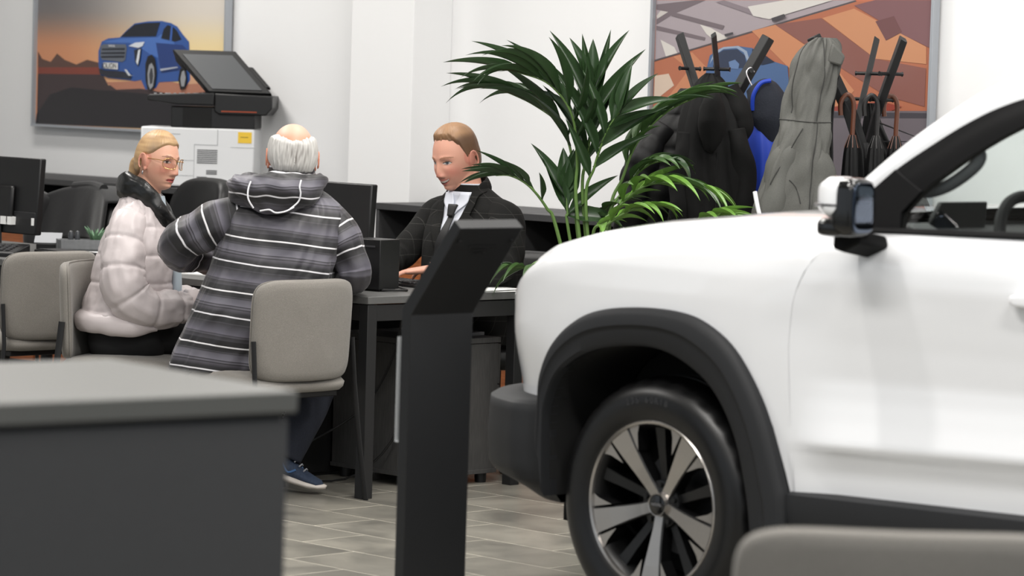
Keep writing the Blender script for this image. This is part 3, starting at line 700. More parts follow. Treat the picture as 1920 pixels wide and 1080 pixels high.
    for sx in (.52, CW-.52):
        s = bpy.data.objects.new('front_seat', None); COL.objects.link(s); s.parent = t; s.location = (sx, -1.55, .62)
        cushion(G(), sup(.26, .25, 4, 40), .16, lambda x, y, k: Vector((x, y, k))).build('seat_cushion', INT, s, angle=180)
        cushion(G(), sup(.25, .31, 4, 40), .14, lambda x, z, k: Vector((x, -.27-.3*(z+.3)*.8+k, .34+z))).build('seat_back', INT, s, angle=180)
        cushion(G(), sup(.13, .085, 3, 32), .09, lambda x, z, k: Vector((x, -.5+k, .76+z))).build('headrest', INT, s, angle=180)
    # ---- door mirrors
    for nm, m in (('near', lambda p: p), ('far', mir)):
        r = bpy.data.objects.new('door_mirror', None); COL.objects.link(r); r.parent = t
        MX, MZ = -.107, 1.283
        cushion(G(), sup(.0655, .080, 4.5, 48), .075, lambda x, z, k: m(Vector((MX+x, -.828+k+.15*x, MZ+z)))).build('mirror_housing', GLOSS, r, angle=180)
        def cap(x, z, k): return m(Vector((MX-.004+x*(1-.25*max(0, k)/.04), -.778+k+.15*x, MZ+.026+z*(1-.3*max(0, k)/.04))))
        cushion(G(), sup(.066, .056, 4, 48), .085, cap).build('mirror_cap', PAINT, r, angle=180)
        cushion(G(), sup(.063, .026, 3.5, 40), .08, lambda x, z, k: m(Vector((MX+x, -.782+k+.15*x, MZ-.055+z)))).build('lower_housing', GLOSS, r, angle=180)
        cushion(G(), sup(.0685, .006, 3, 40), .088, lambda x, z, k: m(Vector((MX-.004+x, -.778+k+.15*x, MZ+.006+z)))).build('turn_signal', M('signal_dark', (40, 40, 44), .2), r, angle=180)
        cushion(G(), sup(.056, .068, 4.5, 48), .006, lambda x, z, k: m(Vector((MX+x, -.866+k+.15*x, MZ+z)))).build('mirror_glass', M('mirror_dark_tint', (74, 82, 96), .05, metal=1.), r, angle=180)  # dark blue tint stands in for the reflection of a dim room
        G().prism([(-.055, 1.205), (.035, 1.205), (.045, 1.172), (-.02, 1.142), (-.06, 1.15)], lambda a, z, k: m(Vector((k, -.84-a*.9+.03, z+.02*smooth(0, -.1, k)))), -.10, .03).build('mirror_arm', RUB, r, bevel=.008)
    # ---- nose details
    for m in (lambda p: p, mir):
        g = G(); g.lathe([(0, .03), (.05, .028), (.085, .015), (.095, 0), (.095, -.05)], 32, axes(m(Vector((.36, .80, .84))), (1, 0, 0), (0, 0, 1), (0, 1, 0))); g.build('headlight', M('lens_clear', (190, 196, 202), .08, coat=1), t)
    G().b2((.5, .83, .66), (CW-.5, .875, .93)).build('grille', GLOSS, t, bevel=.02)
    for k in range(4): G().b2((.52, .872, .70+.06*k), (CW-.52, .885, .715+.06*k)).build('grille_bar', M('chrome_dark', (110, 112, 116), .2, metal=1), t, bevel=.004)
    # ---- wheels
    RUBBER = M('tyre_rubber', (11, 11, 12), .36, noise_s=20, noise_a=.15)
    SIL = M('machined_alloy', (178, 174, 170), .24, metal=.9)
    DKA = M('dark_alloy', (9, 9, 10), .4)
    def wheel(loc, flip):
        w = bpy.data.objects.new('wheel', None); COL.objects.link(w); w.parent = t; w.location = loc
        if flip: w.rotation_euler = (0, 0, PI)
        # wheel space: x = depth inwards, (y, z) the disc
        prof = [(.236, .028), (.246, .012), (.262, .004), (.285, -.003), (.31, -.004), (.332, .003), (.344, .013), (.350, .018), (.358, .028), (.366, .045), (.3715, .062), (.374, .09), (.374, .11), (.366, .113), (.366, .121), (.374, .124), (.374, .15), (.366, .153), (.366, .161), (.374, .164), (.372, .185), (.362, .205), (.34, .225), (.29, .235), (.236, .21)]
        g = G(); R = []; n = 120
        for r, x in prof:
            sh = .028 <= x <= .062 and r > .35
            R.append([Vector((x, (r-(.0055 if sh and j % 4 == 0 else 0))*math.cos(2*PI*j/n), (r-(.0055 if sh and j % 4 == 0 else 0))*math.sin(2*PI*j/n))) for j in range(n)])
        g.rings(R, True, False); ty = g.build('tyre', RUBBER, w, angle=40)
        for i, ch in enumerate('235 60R18'):
            if ch == ' ': continue
            a = PI/2-.05+(i-4)*.062; rr = .307
            text_mesh(ch, .026, M('tyre_lettering', (52, 52, 54), .5), 'tyre_lettering', w, axes((-.0042, rr*math.cos(a), rr*math.sin(a)), (0, -math.sin(a), math.cos(a)), (0, math.cos(a), math.sin(a)), (-1, 0, 0)), .0006)
        rim = G()
        X = lambda r, x: (r, x)
        def lath(prof, mat, name, n=72):
            gg = G(); gg.rings([[Vector((x, r*math.cos(2*PI*j/n), r*math.sin(2*PI*j/n))) for j in range(n)] for r, x in prof], True, False); return gg.build(name, mat, w, angle=40)
        lath([(.234, .026), (.238, .012), (.245, .008), (.249, .012), (.247, .03)], SIL, 'rim_lip')
        lath([(.236, .02), (.228, .03), (.222, .06), (.214, .2)], DKA, 'rim_barrel')
        lath([(.0, .15), (.155, .15), (.155, .165), (.09, .17)], M('brake_disc', (88, 88, 90), .4, metal=.8), 'brake_disc')
        lath([(.0, .19), (.22, .19)], LIN, 'dust_shield')
        for k in range(5):
            a = -PI/2+k*2*PI/5
            rad, tan = Vector((0, math.cos(a), math.sin(a))), Vector((0, -math.sin(a), math.cos(a)))
            q = lambda r, s, x: rad*r+tan*s+Vector((x, 0, 0))
            g = G(); R = []
            for r, hw, x in ((.03, .017, .050), (.07, .018, .043), (.12, .023, .033), (.18, .031, .023), (.236, .038, .016)):
                R.append([q(r, -hw, x+.05), q(r, -hw-.002, x+.004), q(r, -hw+.002, x), q(r, hw-.002, x), q(r, hw+.002, x+.004), q(r, hw, x+.05)])
            V = g.rings(R, False, False)
            for f in g.bm.faces:
                f.material_index = 0
            for fa in g.bm.faces:
                xs = [v.co.x for v in fa.verts]; c = fa.calc_center_median(); sx = abs((c).dot(tan))
                fa.material_index = 0 if sx < .012 else 1
            sp_ = g.build('spoke', [SIL, DKA], w, sm=False)
            for s in (-1, 1):
                g = G(); pts = [(.236, .045), (.236, .083), (.222, .083), (.205, .064), (.162, .036)]
                A = [g.v(q(r, s*p, .018+.045*(.236-r))) for r, p in pts]; B = [g.v(q(r, s*p, .07)) for r, p in pts]
                g.f(A, 0)
                for i in range(5): g.f([A[i], A[(i+1) % 5], B[(i+1) % 5], B[i]], 1)
                g.build('spoke_web', [SIL, DKA], w, sm=False)
            b = a+PI/5; rad, tan = Vector((0, math.cos(b), math.sin(b))), Vector((0, -math.sin(b), math.cos(b)))
            g = G(); R = []
            for r, hw, x in ((.04, .012, .07), (.1, .013, .062), (.17, .015, .05), (.232, .019, .04)):
                R.append([rad*r+tan*y+Vector((x2, 0, 0)) for y, x2 in ((-hw-.004, x+.05), (-hw, x), (hw, x), (hw+.004, x+.05))])
            g.rings(R, False, False); g.build('inner_spoke', DKA, w, sm=False)
            G().lathe([(0, -.012), (.007, -.012), (.009, 0), (.009, .02)], 12, axes((.058, .058*math.cos(b), .058*math.sin(b)), (0, 1, 0), (0, 0, 1), (1, 0, 0))).build('wheel_bolt', DKA, w)
        lath([(.0, .036), (.026, .036), (.031, .039), (.031, .06)], GLOSS, 'hub_cap', 40)
        lath([(.031, .038), (.0335, .037), (.0345, .042), (.0345, .06)], SIL, 'cap_ring', 40)
        lath([(.0345, .05), (.07, .056), (.075, .09)], DKA, 'hub_cover', 40)
        text_mesh('HAVAL', .013, M('badge_grey', (120, 120, 122), .4), 'cap_badge', w, axes((.0355, 0, 0), (0, -1, 0), (0, 0, 1), (-1, 0, 0)), .0004)
        return w
    for u in (0, -RA):
        wheel((.03, u, .374), False); wheel((CW-.03, u, .374), True)
    G().b2((.05, -.415, .16), (.30, -.41, .40)).build('mud_flap', M('flap_grey', (70, 71, 73), .5), t, bevel=.002)
car()
# ================================================================ people
def voxel(g, size, it=2):
    bmesh.ops.recalc_face_normals(g.bm, faces=g.bm.faces)
    me = bpy.data.meshes.new('tmp'); g.bm.to_mesh(me); g.bm.free()
    o = bpy.data.objects.new('tmp', me); COL.objects.link(o)
    md = o.modifiers.new('r', 'REMESH'); md.mode = 'VOXEL'; md.voxel_size = size
    m2 = bpy.data.meshes.new_from_object(o.evaluated_get(bpy.context.evaluated_depsgraph_get()))
    bpy.data.objects.remove(o); out = G(); out.bm.from_mesh(m2); bpy.data.meshes.remove(m2)
    for _ in range(it): bmesh.ops.smooth_vert(out.bm, verts=out.bm.verts, factor=.5, use_axis_x=True, use_axis_y=True, use_axis_z=True)
    return out
def join(a, b):
    me = bpy.data.meshes.new('tmp'); b.bm.to_mesh(me); b.bm.free(); a.bm.from_mesh(me); bpy.data.meshes.remove(me)
gs = lambda x, c, w: math.exp(-((x-c)/w)**2)
def head_pt(az, el, F):
    """az: 0 = face (+y), el: -pi/2..pi/2 ; returns the skin surface point in head space"""
    nzv = math.sin(el); rho = max(1e-6, math.cos(el)); r2 = rho**(.62 if nzv < 0 else .92)
    x, y, z = .0755*math.sin(az)*r2, .098*math.cos(az)*r2, .119*nzv
    t = max(0, -z/.119)
    x *= 1-.30*t**1.5+.02*smooth(0, .08, z)
    if y < 0: y *= 1-.50*smooth(.25, .95, t)
    else: y = y*(.93+.03*t)+.006*smooth(.4, .9, t)*math.cos(az)
    a = abs(x); fr = smooth(.02, .06, y)
    d = 0
    if fr > 0:
        nf = smooth(.016, -.040, z)*smooth(-.060, -.048, z)
        d += F.get('nose', 1)*.027*gs(x, 0, .0105+.004*smooth(-.02, -.045, z))*nf
        d += .008*gs(a, .0135, .0065)*gs(z, -.047, .007)
        d -= .0105*gs(a, .032, .015)*gs(z, -.001, .011)
        d += .0045*gs(a, .032, .010)*gs(z, -.001, .006)
        d += .005*gs(a, .03, .022)*gs(z, .019, .008)
        d += .006*gs(a, .044, .02)*gs(z, -.033, .02)
        d += .0045*F.get('smile', 0)*gs(a, .036, .012)*gs(z, -.055, .014)
        mz = -.0735+F.get('smile', 0)*.010*(a/.026)**2
        d += .0065*gs(x, 0, .021)*(gs(z, mz+.0065, .0052)+gs(z, mz-.0065, .006))
        d -= .0045*gs(x, 0, .024)*gs(z, mz, .0024)
        d += .009*gs(x, 0, .021)*gs(z, -.102, .013)
        d -= .004*gs(x, 0, .03)*gs(z, -.089, .006)
    y += d*fr
    return Vector((x*F.get('wide', 1), y, z))
def paint_face(p, F):
    """skin, lips, brows and eyes of the face"""
    x, y, z = p; x = x/F.get('wide', 1); a = abs(x); c = Vector(F['skin'])
    mixc = lambda c, o, k: c+(Vector(o)-c)*max(0, min(1, k))
    red = Vector(F['red'])
    c = mixc(c, red, .55*gs(a, .045, .022)*gs(z, -.035, .022)*(y > 0)+.5*gs(x, 0, .014)*gs(z, -.043, .012)*(y > .07))
    c = mixc(c, red, .45*(a > .072)*(abs(y) < .05)*(z > -.055))
    if F.get('bald'): c = mixc(c, F['bald'], smooth(.06, .09, z)*.9)
    if y > .045:
        sm = F.get('smile', 0); mz = -.0735+sm*.010*(a/.026)**2
        mw = .026+.005*sm
        lip = (a < mw)*((abs(z-mz) < (.0085+.003*sm)*(1-(a/(mw+.001))**2)+.0005))
        if lip: c = mixc(c, F['lip'], .85)
        if a < mw-.003 and abs(z-mz) < (.0016+.0044*sm*(1-(a/(mw-.003))**2)):
            c = Vector(lin((225, 215, 205))) if sm and z > mz-.001 else Vector(lin((70, 30, 28)))
        e = (a-.0325)/.0150
        if abs(e) < 1:
            h = .0056*(1-e*e)
            if abs(z+.0008) < h:
                c = Vector(lin((205, 200, 196)))
                rr = math.hypot(a-.0325-F.get('gaze', 0)*math.copysign(1, x)*.0, z)
                if rr < .0058: c = Vector(lin(F['iris']))
                if rr < .0025: c = Vector(lin((14, 12, 12)))
            if 0 < z+.0008-h*.75 < .0028: c = Vector(lin((52, 38, 32)))
            if 0 < -(z+.0008)-h*.85 < .0014: c = mixc(c, lin((120, 82, 70)), .6)
        bz = .0175+.0045*(1-((a-.034)/.022)**2)
        if .012 < a < .055 and abs(z-bz) < .0036*(1-((a-.032)/.026)**2)+.0004: c = mixc(c, F['brow'], .8)
    return c
def build_head(F):
    g = G(); NA, NE = 150, 110; rows = []
    for j in range(1, NE):
        el = -PI/2+PI*j/NE
        rows.append([head_pt((lambda u: u+.55*math.sin(-u)*.9)(2*PI*i/NA), el, F) for i in range(NA)])
    g.rings(rows, True, True)
    for s in (-1, 1):
        wx = F.get('wide', 1)-1; wx *= s*.076
        g.ell((s*.077+wx, -.006, -.008), (.0075, .0185, .031), (0, s*.22, s*-.42), 14)
        P = [(wx+s*(.082+.006*math.sin(t*.5)), -.008+.0175*math.cos(t), -.006+.031*math.sin(t)) for t in [(-.35+i*.36) for i in range(14)]]
        g.tube(P, .0042, 6)
        g.ell((s*.079+wx, .002, -.036), (.005, .008, .009), None, 10)
    return g
def build_hair(F, mask, thick, col, seed=0., relief=.0022, NA=200, NE=140):
    g = G(); rows = []; ms = []
    for j in range(NE):
        el = -PI/2+.02+(PI-.04)*j/(NE-1); r = []; mrow = []
        for i in range(NA):
            az = 2*PI*i/NA; p = head_pt(az, el, F); m = mask(p)
            k = smooth(0, 1, m); n = Vector((p.x, p.y*.8, p.z*.8+.01)).normalized()
            st = nz(az*14+seed, el*2.2+nz(az*3, el*3)*.6, seed)*.6+nz(az*34, el*3, seed)*.4
            th = thick(p) if callable(thick) else thick
            r.append(p+n*(th*k+relief*st*k-.004*(1-k))); mrow.append(m)
        rows.append(r); ms.append(mrow)
    V = {}
    def vv(j, i):
        i %= NA
        if (j, i) not in V: V[(j, i)] = g.v(rows[j][i])
        return V[(j, i)]
    for j in range(NE-1):
        for i in range(NA):
            if max(ms[j][i], ms[j+1][i], ms[j][(i+1) % NA], ms[j+1][(i+1) % NA]) > 0: g.f([vv(j, i), vv(j, i+1), vv(j+1, i+1), vv(j+1, i)])
    return g
def limb(P, rad, n=28, steps=60, disp=None, up=None, e=2.0):
    """tube along a spline; rad: list of radii or (a,b); disp(s,theta,u) adds to the radius. Keeps s (m along) and theta per vertex."""
    pts = spl([Vector(p) for p in P], steps); pts = [Vector(p) for p in pts]
    rr = [(r if isinstance(r, (tuple, list)) else (r, r)) for r in rad]; rs = spl(rr, steps)
    g = G(); R = []; S = []; s = 0; prev = None
    for i, p in enumerate(pts):
        t = (pts[min(i+1, steps-1)]-pts[max(i-1, 0)]).normalized()
        if i: s += (p-pts[i-1]).length
        a = prev if prev is not None else (Vector(up) if up else (Vector((0, 0, 1)) if abs(t.z) < .8 else Vector((0, -1, 0))))
        x = (a-t*a.dot(t)).normalized(); y = t.cross(x); prev = x
        row = []
        for j in range(n):
            th = 2*PI*j/n; c, q = math.cos(th), math.sin(th)
            c, q = math.copysign(abs(c)**(2/e), c), math.copysign(abs(q)**(2/e), q)
            d = disp(s, th, i/(steps-1)) if disp else 0
            row.append(p+x*c*(rs[i][0]+d)+y*q*(rs[i][1]+d))
        R.append(row); S.append(s)
    V = g.rings(R, True, True); g.S = (V, S)
    return g
def torso(secs, n=96, steps=150, e=2.5, rot=0., disp=None):
    """secs: (z, cx, cy, a, b) horizontal sections, a/b half axes turned by rot"""
    g = G(); R = []; cs, sn = math.cos(rot), math.sin(rot)
    for i in range(steps):
        z, cx, cy, a, b = cr(secs, i/(steps-1)); row = []
        for j in range(n):
            th = 2*PI*j/n; c, q = math.cos(th), math.sin(th)
            d = disp(z, th, i/(steps-1)) if disp else 0
            lx, ly = math.copysign(abs(c)**(2/e), c)*(a+d), math.copysign(abs(q)**(2/e), q)*(b+d)
            row.append(Vector((cx+lx*cs-ly*sn, cy+lx*sn+ly*cs, z+(disp(z, th+9, .5)*.0 if disp else 0))))
        R.append(row)
    V = g.rings(R, True, True); g.S = (V, None)
    return g
def attr_s(o, g_s):
    """store a float attribute 's' per vertex (stripe coordinate)"""
    a = o.data.attributes.new('s', 'FLOAT', 'POINT'); a.data.foreach_set('value', g_s)
def finger(g, base, d, up, L, r, curl):
    d = Vector(d).normalized(); up = Vector(up).normalized(); side = d.cross(up); p = Vector(base); P = [p.copy()]; a = 0
    for k, f in enumerate((.45, .30, .25)):
        a += curl[k]; v = d*math.cos(a)-up*math.sin(a); p = p+v*L*f; P.append(p.copy())
    g.tube(spl(P, 13), [r*(1.05-.03*i) for i in range(13)], 10); g.ell(P[-1], (r*.7,)*3, None, 8)
def hand(wrist, d, up, side, L=.185, curl=.35, vox=.0032):
    """palm + five fingers; side = direction of the thumb"""
    d, up, side = Vector(d).normalized(), Vector(up).normalized(), Vector(side).normalized(); w = Vector(wrist); g = G()
    k = L/.185
    R = []
    for f, hw, th in ((0, .026, .019), (.02, .028, .018), (.045, .036, .016), (.075, .041, .0145), (.095, .041, .0125), (.102, .037, .008)):
        c = w+d*f*k-up*.002
        R.append([c+side*math.cos(t)*hw*k+up*math.sin(t)*th*k for t in [2*PI*i/20 for i in range(20)]])
    g.rings(R, True, True)
    for i, (o, l, sp) in enumerate(((.03, .072, .10), (.0105, .080, .03), (-.0095, .075, -.04), (-.0285, .060, -.12))):
        finger(g, w+d*(.094-.004*(i == 3))*k+side*o*k, d+side*sp, up, l*k, .0092*k*(1 if i < 3 else .88), (curl*.7, curl, curl*.8))
    finger(g, w+d*.03*k+side*.026*k-up*.004, d*.75+side*.72-up*.15, up, .072*k, .0105*k, (.1, .25, .3))
    return voxel(g, vox, 2)
def skin_mat():
    m = M('skin', None, .48, spec=.4, vcol='col', bump_s=260, bump=.08)
    m.node_tree.nodes['Principled BSDF'].inputs['Subsurface Weight'].default_value = .08
    m.node_tree.nodes['Principled BSDF'].inputs['Subsurface Radius'].default_value = (.012, .005, .003)
    return m
SKIN = skin_mat()
def person(label, base, F, T, neck, limbs, hands):
    """one continuous body mesh: head + neck (fused), trunk and limbs under the clothes, hands"""
    h = build_head(F)
    for v in h.bm.verts: v.co = T @ v.co
    h.tube([Vector(p) for p in neck[0]], neck[1], 24)
    b = voxel(h, .0034, 1)
    for P, r in limbs:
        q = G(); q.tube(spl(P, 24), [cr([(a,) for a in r], i/23)[0] for i in range(24)], 16); join(b, q)
    for q in hands: join(b, q)
    Ti = T.inverted(); sk = Vector(F['skin'])
    def col(co):
        p = Ti @ co
        if p.length < .2 and p.z > -.13: return paint_face(p, F)
        return sk*.97
    o = b.build('person', SKIN, None, angle=180, loc=(*base, 0), rot=(0, 0, -PI/4), col=col)
    return tag(o, label, 'person')
def HT(c, yaw, tilt=0., roll=0., s=1.):
    return Matrix.Translation(c) @ Matrix.Rotation(math.radians(yaw), 4, 'Z') @ Matrix.Rotation(math.radians(tilt), 4, 'X') @ Matrix.Rotation(math.radians(roll), 4, 'Y') @ Matrix.Scale(s, 4)
HAIRM = M('hair', None, .42, spec=.35, vcol='col')
def xf(g, T):
    for v in g.bm.verts: v.co = T @ v.co
    return g
# ---------------------------------------------------------------- stripe cloth
def stripe_mat():
    m = bpy.data.materials.new('striped_nylon'); m.use_nodes = True; nt = m.node_tree; b = nt.nodes['Principled BSDF']
    b.inputs['Roughness'].default_value = .5; b.inputs['Sheen Weight'].default_value = .15
    a = nt.nodes.new('ShaderNodeAttribute'); a.attribute_name = 's'
    mo = nt.nodes.new('ShaderNodeMath'); mo.operation = 'MULTIPLY'; mo.inputs[1].default_value = 1/.205; nt.links.new(a.outputs['Fac'], mo.inputs[0])
    fr = nt.nodes.new('ShaderNodeMath'); fr.operation = 'FRACT'; nt.links.new(mo.outputs[0], fr.inputs[0])
    r = nt.nodes.new('ShaderNodeValToRGB'); r.color_ramp.interpolation = 'LINEAR'; el = r.color_ramp.elements
    st = [(0, (228, 226, 228)), (.022, (228, 226, 228)), (.03, (20, 19, 22)), (.105, (24, 23, 26)), (.11, (70, 68, 74)), (.125, (34, 32, 36)), (.15, (84, 82, 90)), (.26, (108, 106, 116)), (.265, (48, 46, 52)), (.28, (52, 50, 56)), (.285, (98, 95, 104)), (.31, (86, 84, 92)), (.315, (40, 39, 43)), (.33, (44, 42, 47)), (.335, (78, 75, 83)), (.40, (36, 35, 39)), (.455, (24, 23, 26)), (.46, (222, 220, 224)), (.48, (222, 220, 224)), (.487, (22, 21, 24)), (.58, (26, 25, 28)), (.59, (60, 58, 64)), (.61, (40, 38, 42)), (.70, (72, 70, 78)), (.79, (98, 95, 106)), (.80, (52, 50, 56)), (.83, (84, 82, 90)), (.84, (44, 42, 46)), (.90, (60, 58, 64)), (.91, (30, 29, 33)), (.99, (24, 23, 26))]
    el[0].position, el[0].color = st[0][0], (*lin(st[0][1]), 1); el[1].position, el[1].color = st[-1][0], (*lin(st[-1][1]), 1)
    for p, c in st[1:-1]:
        q = el.new(p); q.color = (*lin(c), 1)
    nt.links.new(fr.outputs[0], r.inputs[0])
    tc = nt.nodes.new('ShaderNodeTexCoord'); n = nt.nodes.new('ShaderNodeTexNoise'); n.inputs['Scale'].default_value = 14; nt.links.new(tc.outputs['Object'], n.inputs[0])
    bp = nt.nodes.new('ShaderNodeBump'); bp.inputs['Strength'].default_value = .35; bp.inputs['Distance'].default_value = .012; nt.links.new(n.outputs[0], bp.inputs['Height']); nt.links.new(bp.outputs[0], b.inputs['Normal'])
    nt.links.new(r.outputs[0], b.inputs['Base Color'])
    return m
STR = stripe_mat(); PIPE = M('white_piping', (226, 226, 230), .5)
def sval(o, fn): attr_s(o, [fn(v.co) for v in o.data.vertices])
def man_striped():
    F = dict(skin=lin((206, 150, 124)), red=lin((196, 112, 88)), bald=lin((222, 170, 150)), lip=lin((170, 96, 84)), iris=(80, 90, 100), brow=lin((150, 140, 132)), wide=1.06)
    T = HT((.078, .085, 1.277), 9, -6, 2, 1.06)
    lh = hand((-.03, .47, .838), (.72, .62, -.12), (0, .1, 1), (.6, -.7, 0), .185, .5, .004)
    rh = hand((.17, .42, .825), (-.75, .65, -.08), (0, .1, 1), (-.6, -.7, 0), .185, .4, .004)
    o = person('white-haired man in a striped jacket sitting with his back turned', (7.8, 9.1), F, T,
        ([(.075, .07, 1.10), (.076, .07, 1.16), (.078, .075, 1.24)], [.066, .060, .058]),
        [([(-.08, .0, .60), (-.0, .02, .75), (.05, .06, 1.0), (.075, .07, 1.14)], [.11, .11, .10, .05]),
         ([(-.10, .05, 1.05), (-.35, .09, .95), (-.18, .34, .875), (-.03, .47, .838)], [.05, .042, .036, .027]),
         ([(.2, .06, 1.05), (.315, .05, .86), (.26, .28, .835), (.17, .42, .825)], [.05, .042, .036, .027]),
         ([(-.12, .02, .57), (-.11, .40, .55), (-.16, .36, .12)], [.075, .055, .04]), ([(.0, .02, .57), (.12, .18, .56), (.20, .29, .53), (.155, .24, .34), (.078, .18, .14)], [.07, .06, .05, .045, .035])], [lh, rh])
    # hair: fringe of white hair around a bald crown
    def mask(p):
        zl = tabf([(-.1, -.072), (-.05, -.066), (-.025, -.03), (.0, .012), (.03, .02), (.05, .05), (.1, .09)])(p.y)
        low = (p.z-zl)/.02+.25*nz(p.x*140, 3, 1)
        e = math.hypot(p.x/.064, (p.z-.122)/(.058 if p.y < .02 else .08))
        top = (e-1)*1.7+.16*nz(p.x*150, p.y*30, p.z*20)+.12*nz(p.x*50+3, p.z*40)
        return min(low, top)
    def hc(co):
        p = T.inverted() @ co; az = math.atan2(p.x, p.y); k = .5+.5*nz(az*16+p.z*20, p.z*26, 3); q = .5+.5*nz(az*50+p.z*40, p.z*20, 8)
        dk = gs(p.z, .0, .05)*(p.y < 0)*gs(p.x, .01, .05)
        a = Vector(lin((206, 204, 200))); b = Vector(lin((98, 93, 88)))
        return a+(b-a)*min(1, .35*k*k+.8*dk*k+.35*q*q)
    hg = build_hair(F, mask, lambda p: .0125 if p.y < .02 else .008, None, 2., .0045)
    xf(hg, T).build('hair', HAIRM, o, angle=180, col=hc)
    # jacket
    def fold(z, th, u): return .010*nz(math.cos(th)*2.2, math.sin(th)*2.2+3, z*2.5)+.007*nz(math.cos(th)*7, math.sin(th)*7, z*1.2+5)*(1-.4*u)+.020*(abs(nz(th*1.7+z*2.2, z*3.4-th, 4.))-.2)*(1-.3*u)+.010*(abs(nz(th*5-z*5, z*7, 9.))-.2)
    secs = [(.478, -.155, .0, .205, .155), (.55, -.125, .0, .215, .16), (.64, -.075, .0, .225, .158), (.74, -.018, .005, .238, .155), (.84, .015, .02, .235, .155), (.93, .038, .035, .228, .152), (1.01, .048, .05, .226, .145), (1.06, .052, .06, .228, .13), (1.10, .060, .068, .205, .112), (1.135, .068, .075, .160, .092), (1.165, .074, .08, .10, .075), (1.18, .076, .08, .07, .065)]
    j = torso(secs, 110, 260, 2.6, 0., fold).build('jacket', STR, o, angle=180); sval(j, lambda c: 2.0-c.z-.10*c.x+.006*nz(c.x*6, c.z*5))
    def sl(s, th, u): return .018*(abs(nz(s*7+th*.8, math.cos(th)*1.4, math.sin(th)*1.4))-.2)*smooth(.1, .4, u)+.006*math.sin(s*46+1.5*math.cos(th))*math.sin(PI*min(1, u*1.1))+.008*nz(s*9, math.cos(th)*2, math.sin(th)*2)
    def sleeve(P, R, off):
        g = limb(P, R, 40, 170, sl); V, S = g.S; sv = []
        for row, s in zip(V, S): sv += [s+off]*len(row)
        ob = g.build('sleeve', STR, o, angle=180, recalc=True); attr_s(ob, sv); return ob
    sleeve([(-.06, .05, 1.05), (-.14, .045, 1.035), (-.235, .045, 1.0), (-.33, .075, .945), (-.345, .17, .905), (-.22, .31, .875), (-.05, .46, .842)], [.085, .092, .083, .078, .074, .063, .05], .045)
    sleeve([(.16, .06, 1.06), (.225, .055, 1.03), (.28, .045, .96), (.318, .035, .875), (.315, .065, .838), (.28, .24, .835), (.18, .41, .828)], [.085, .086, .075, .068, .066, .058, .05], .10)
    # collar and hanging hood
    c = torso([(1.125, .068, .075, .135, .105), (1.15, .072, .078, .115, .095), (1.18, .076, .082, .096, .085), (1.21, .078, .088, .088, .082), (1.238, .078, .09, .085, .08)], 60, 30, 2.2, 0, lambda z, th, u: .004*nz(math.cos(th)*4, z*20)).build('collar', STR, o, angle=180); sval(c, lambda c: 1.243-c.z+.03*c.x)
    def hoodf(s, th, u): return .012*nz(u*5, math.cos(th)*1.5, 2)+.024*(abs(nz(u*6+math.cos(th), math.sin(th)*2, 7))-.2)
    hd = limb([(-.10, .10, 1.175), (-.112, .0, 1.165), (-.05, -.065, 1.152), (.045, -.085, 1.148), (.125, -.055, 1.160), (.170, .0, 1.175), (.165, .10, 1.185)], [(.03, .035), (.050, .045), (.068, .055), (.078, .060), (.070, .052), (.050, .042), (.028, .03)], 44, 120, hoodf, up=(0, 0, 1)).build('hood', STR, o, angle=180)
    sval(hd, lambda c: 2.055-c.z*1.0+.02*nz(c.x*12, c.z*8)-.05*c.x)
    hl = lambda P, nm='piping': G().tube(spl(P, 24), .0032, 6).build(nm, PIPE, hd)
    hl([(-.058, -.125, 1.19), (-.066, -.137, 1.16), (-.064, -.142, 1.125), (-.045, -.135, 1.092)])
    hl([(.128, -.122, 1.20), (.124, -.136, 1.175), (.128, -.134, 1.15), (.120, -.13, 1.12), (.09, -.135, 1.092)])
    hl([(-.02, -.138, 1.082), (.015, -.15, 1.088), (.04, -.157, 1.078), (.075, -.148, 1.084), (.105, -.135, 1.10)])
    G().tube([(.078+.0865*math.cos(a), .09+.0815*math.sin(a), 1.237-.006*math.cos(a)) for a in [math.radians(195+7*i) for i in range(20)]], .003, 6).build('collar_piping', PIPE, c)
    # trousers, shoes
    JN = M('dark_jeans', (30, 34, 46), .85, noise_s=200, noise_a=.2)
    tr = torso([(.472, -.10, .02, .15, .13), (.51, -.1, .02, .18, .15), (.58, -.08, .02, .17, .14)], 40, 20, 2.4).build('trousers', JN, o, angle=180)
    wr = lambda s, th, u: .006*nz(s*14, math.cos(th)*2, math.sin(th)*2)
    limb([(-.13, .02, .562), (-.12, .25, .562), (-.11, .44, .545), (-.13, .42, .36), (-.16, .38, .10)], [.09, .085, .078, .07, .06], 24, 50, wr).build('trouser_leg', JN, tr, angle=180)
    limb([(.0, .02, .562), (.12, .18, .562), (.21, .31, .535), (.16, .24, .34), (.075, .18, .13)], [.09, .085, .08, .075, .062], 24, 50, wr).build('trouser_leg', JN, tr, angle=180)
    def shoe(c, yaw, pitch):
        s = bpy.data.objects.new('shoe', None); COL.objects.link(s); s.parent = o; s.location = c; s.rotation_euler = (pitch, 0, math.radians(yaw))
        up_ = M('shoe_navy', (44, 56, 76), .8, noise_s=120, noise_a=.25); so = M('shoe_sole', (214, 206, 198), .7)
        def ring(f, hw, zl, zh, n=22): return [Vector((hw*math.cos(t), f, zl+(zh-zl)*(.5+.5*math.sin(t)))) for t in [2*PI*i/n for i in range(n)]]
        G_ = G(); G_.rings([ring(f, w, .018, h) for f, w, h in ((-.10, .018, .06), (-.09, .031, .11), (-.05, .036, .115), (0, .038, .095), (.05, .043, .07), (.10, .045, .055), (.14, .036, .045), (.158, .015, .034))], True, True); G_.build('upper', up_, s, angle=180)
